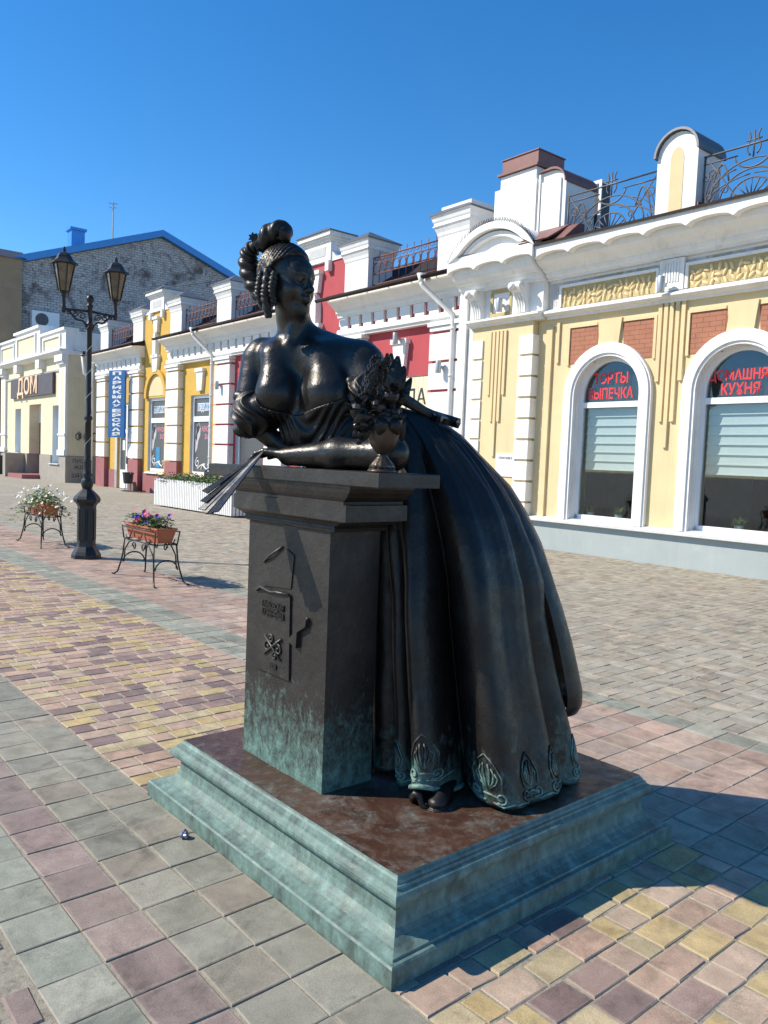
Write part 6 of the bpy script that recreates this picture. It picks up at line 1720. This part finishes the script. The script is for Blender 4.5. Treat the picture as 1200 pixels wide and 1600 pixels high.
for k in range(2600):
    px, py = rnd.uniform(-2.15, 2.2), rnd.uniform(-.42, .42); pz = .72 + .30 * rnd.random() * (1 - .5 * abs(py)) * (.75 + .25 * math.sin(5 * px))
    a = rnd.uniform(0, 6.28)
    fo.leaf((px, py, pz), (math.cos(a), math.sin(a), rnd.uniform(-.3, .8)), (rnd.gauss(0, .5), rnd.gauss(0, .5), 1), rnd.uniform(.05, .10), rnd.uniform(.03, .055), .3, 2)
fo.build('foliage', 'leaf_green', PK)
f = MB()
for k in range(26):
    c_ = np.array([.95 + rnd.gauss(0, .14), -.1 + rnd.gauss(0, .1), 1.02 + rnd.gauss(0, .10)])
    for q in range(6):
        a = rnd.uniform(0, 6.28); f.leaf(c_, (math.cos(a), math.sin(a), rnd.uniform(-.2, .7)), (0, 0, 1), .05, .035, .2, 2)
f.build('pale_blossom', 'petal_white', PK)
f = MB()
for k in range(80):
    a = rnd.uniform(0, 6.28); f.leaf((.95 + rnd.gauss(0, .1), -.1 + rnd.gauss(0, .08), .75 + .25 * rnd.random()), (math.cos(a), math.sin(a), .6), (0, 0, 1), .1, .06, .3, 2)
f.build('blossom_leaves', 'leaf_pale', PK)
# litter bins
def urn_bin(x, y, label):
    t = thing('litter_bin', label, 'bin', (x, y, 0), 0)
    MB().lathe([(.001, .30), (.15, .30), (.17, .36), (.20, .66), (.22, .72), (.20, .72), (.17, .40)], (0, 0, 0), 12).build('bucket', 'plastic_dark', t)
    mb = MB()
    for sg in (-1, 1):
        mb.tube([(sg * .24, 0, .75), (sg * .26, 0, .35), (sg * .22, 0, .12), (sg * .30, 0, .03), (sg * .40, 0, .02)], .014, 6)
    mb.tube([(-.3, -.14, .02), (.3, -.14, .02)], .014, 6); mb.tube([(-.3, .14, .02), (.3, .14, .02)], .014, 6); mb.tube([(-.24, 0, .55), (.24, 0, .55)], .012, 6)
    mb.tube([(.3, -.14, .02), (.3, .14, .02)], .014, 6); mb.tube([(-.3, -.14, .02), (-.3, .14, .02)], .014, 6); mb.tube([(.26, 0, .03), (.3, 0, .03)], .013, 6)
    mb.build('frame', 'iron_black', t, True)
    return t
urn_bin(-28.9, 12.15, 'black bucket bin on an iron frame beside the hairdresser door')
t = thing('dark_bin', 'square dark bin beside the entrance step of the pale shop', 'bin', fpt(-46.6, .95, 0), -TILT)
f = MB(); f.box(-.35, .35, -.25, .25, 0, .95); f.build('body', 'plastic_dark', t)
f = MB(); f.box(-.38, .38, -.28, .28, .951, 1.0); f.build('rim', 'plastic_dark', t)
t = thing('stone_block', 'small brown block at the foot of the pink pilaster by the door', 'block', fpt(-29.35, .05, 0), -TILT)
f = MB(); f.prism([(-.25, 0), (.25, 0), (.25, .2), (.15, .35), (-.15, .35), (-.25, .2)], lambda a, z: (a, -.16, z), lambda a, z: (a, -.02, z)); f.build('stone', 'interior_brown', t)
t = thing('garden_chair', 'dark round-backed chair behind the picket planter', 'chair', (-21.6, 11.5, 0), .2)
f = MB(); f.tube([(-.32, .22, .1), (-.32, .22, .95)] + [(-.32 * math.cos(a), .22, .95 + .14 * math.sin(a)) for a in np.linspace(.2, math.pi - .2, 8)] + [(.32, .22, .95), (.32, .22, .1)], .025, 8); f.build('back_frame', 'plastic_dark', t, True)
f = MB(); f.box(-.30, .30, .19, .215, .55, 1.0); f.build('backrest', 'plastic_dark', t)
f = MB(); f.box(-.32, .32, -.25, .22, .42, .46); f.build('seat', 'plastic_dark', t)
for sx in (-.3, .3):
    f = MB(); f.tube([(sx, -.22, 0), (sx, -.22, .42)], .02, 6); f.build('leg', 'plastic_dark', t)
    f = MB(); f.tube([(sx * 1.07, .22, 0), (sx * 1.07, .22, .42)], .022, 6); f.build('leg', 'plastic_dark', t)
# crumpled wrapper by the base
t = thing('crumpled_wrapper', 'small crumpled foil wrapper on the grey tiles beside the bronze base', 'litter', (-2.834, 1.452, .001))
mb = MB(); V = []; F = []
base = MB().ell((0, 0, .014), (.022, .017, .014), 9, 6)
base.v = [(x * (1 + rnd.uniform(-.35, .35)), y * (1 + rnd.uniform(-.35, .35)), max(0, z * (1 + rnd.uniform(-.3, .35)))) for x, y, z in base.v]
base.build('foil', plain('foil', (0.16, 0.17, 0.24), .3, .5, var=.6, scale=140), t)

# slack cables over the street end
for lab, p0, p1, sag in (('thin dark overhead cable slung across the brick gable', fpt(-48.6, .8, 10.6), fpt(-22.9, -.2, 7.1), .5), ('thin dark overhead cable reaching the pale shop parapet', fpt(-48.6, .8, 8.8), fpt(-34.0, .1, 5.6), .35)):
    t = thing('overhead_cable', lab, 'cable', p0)
    q0, q1 = np.array(p0), np.array(p1)
    MB().tube([(q1 - q0) * u + np.array([0, 0, -4 * sag * u * (1 - u)]) for u in np.linspace(0, 1, 24)], .011, 5).build('wire', 'iron_black', t)
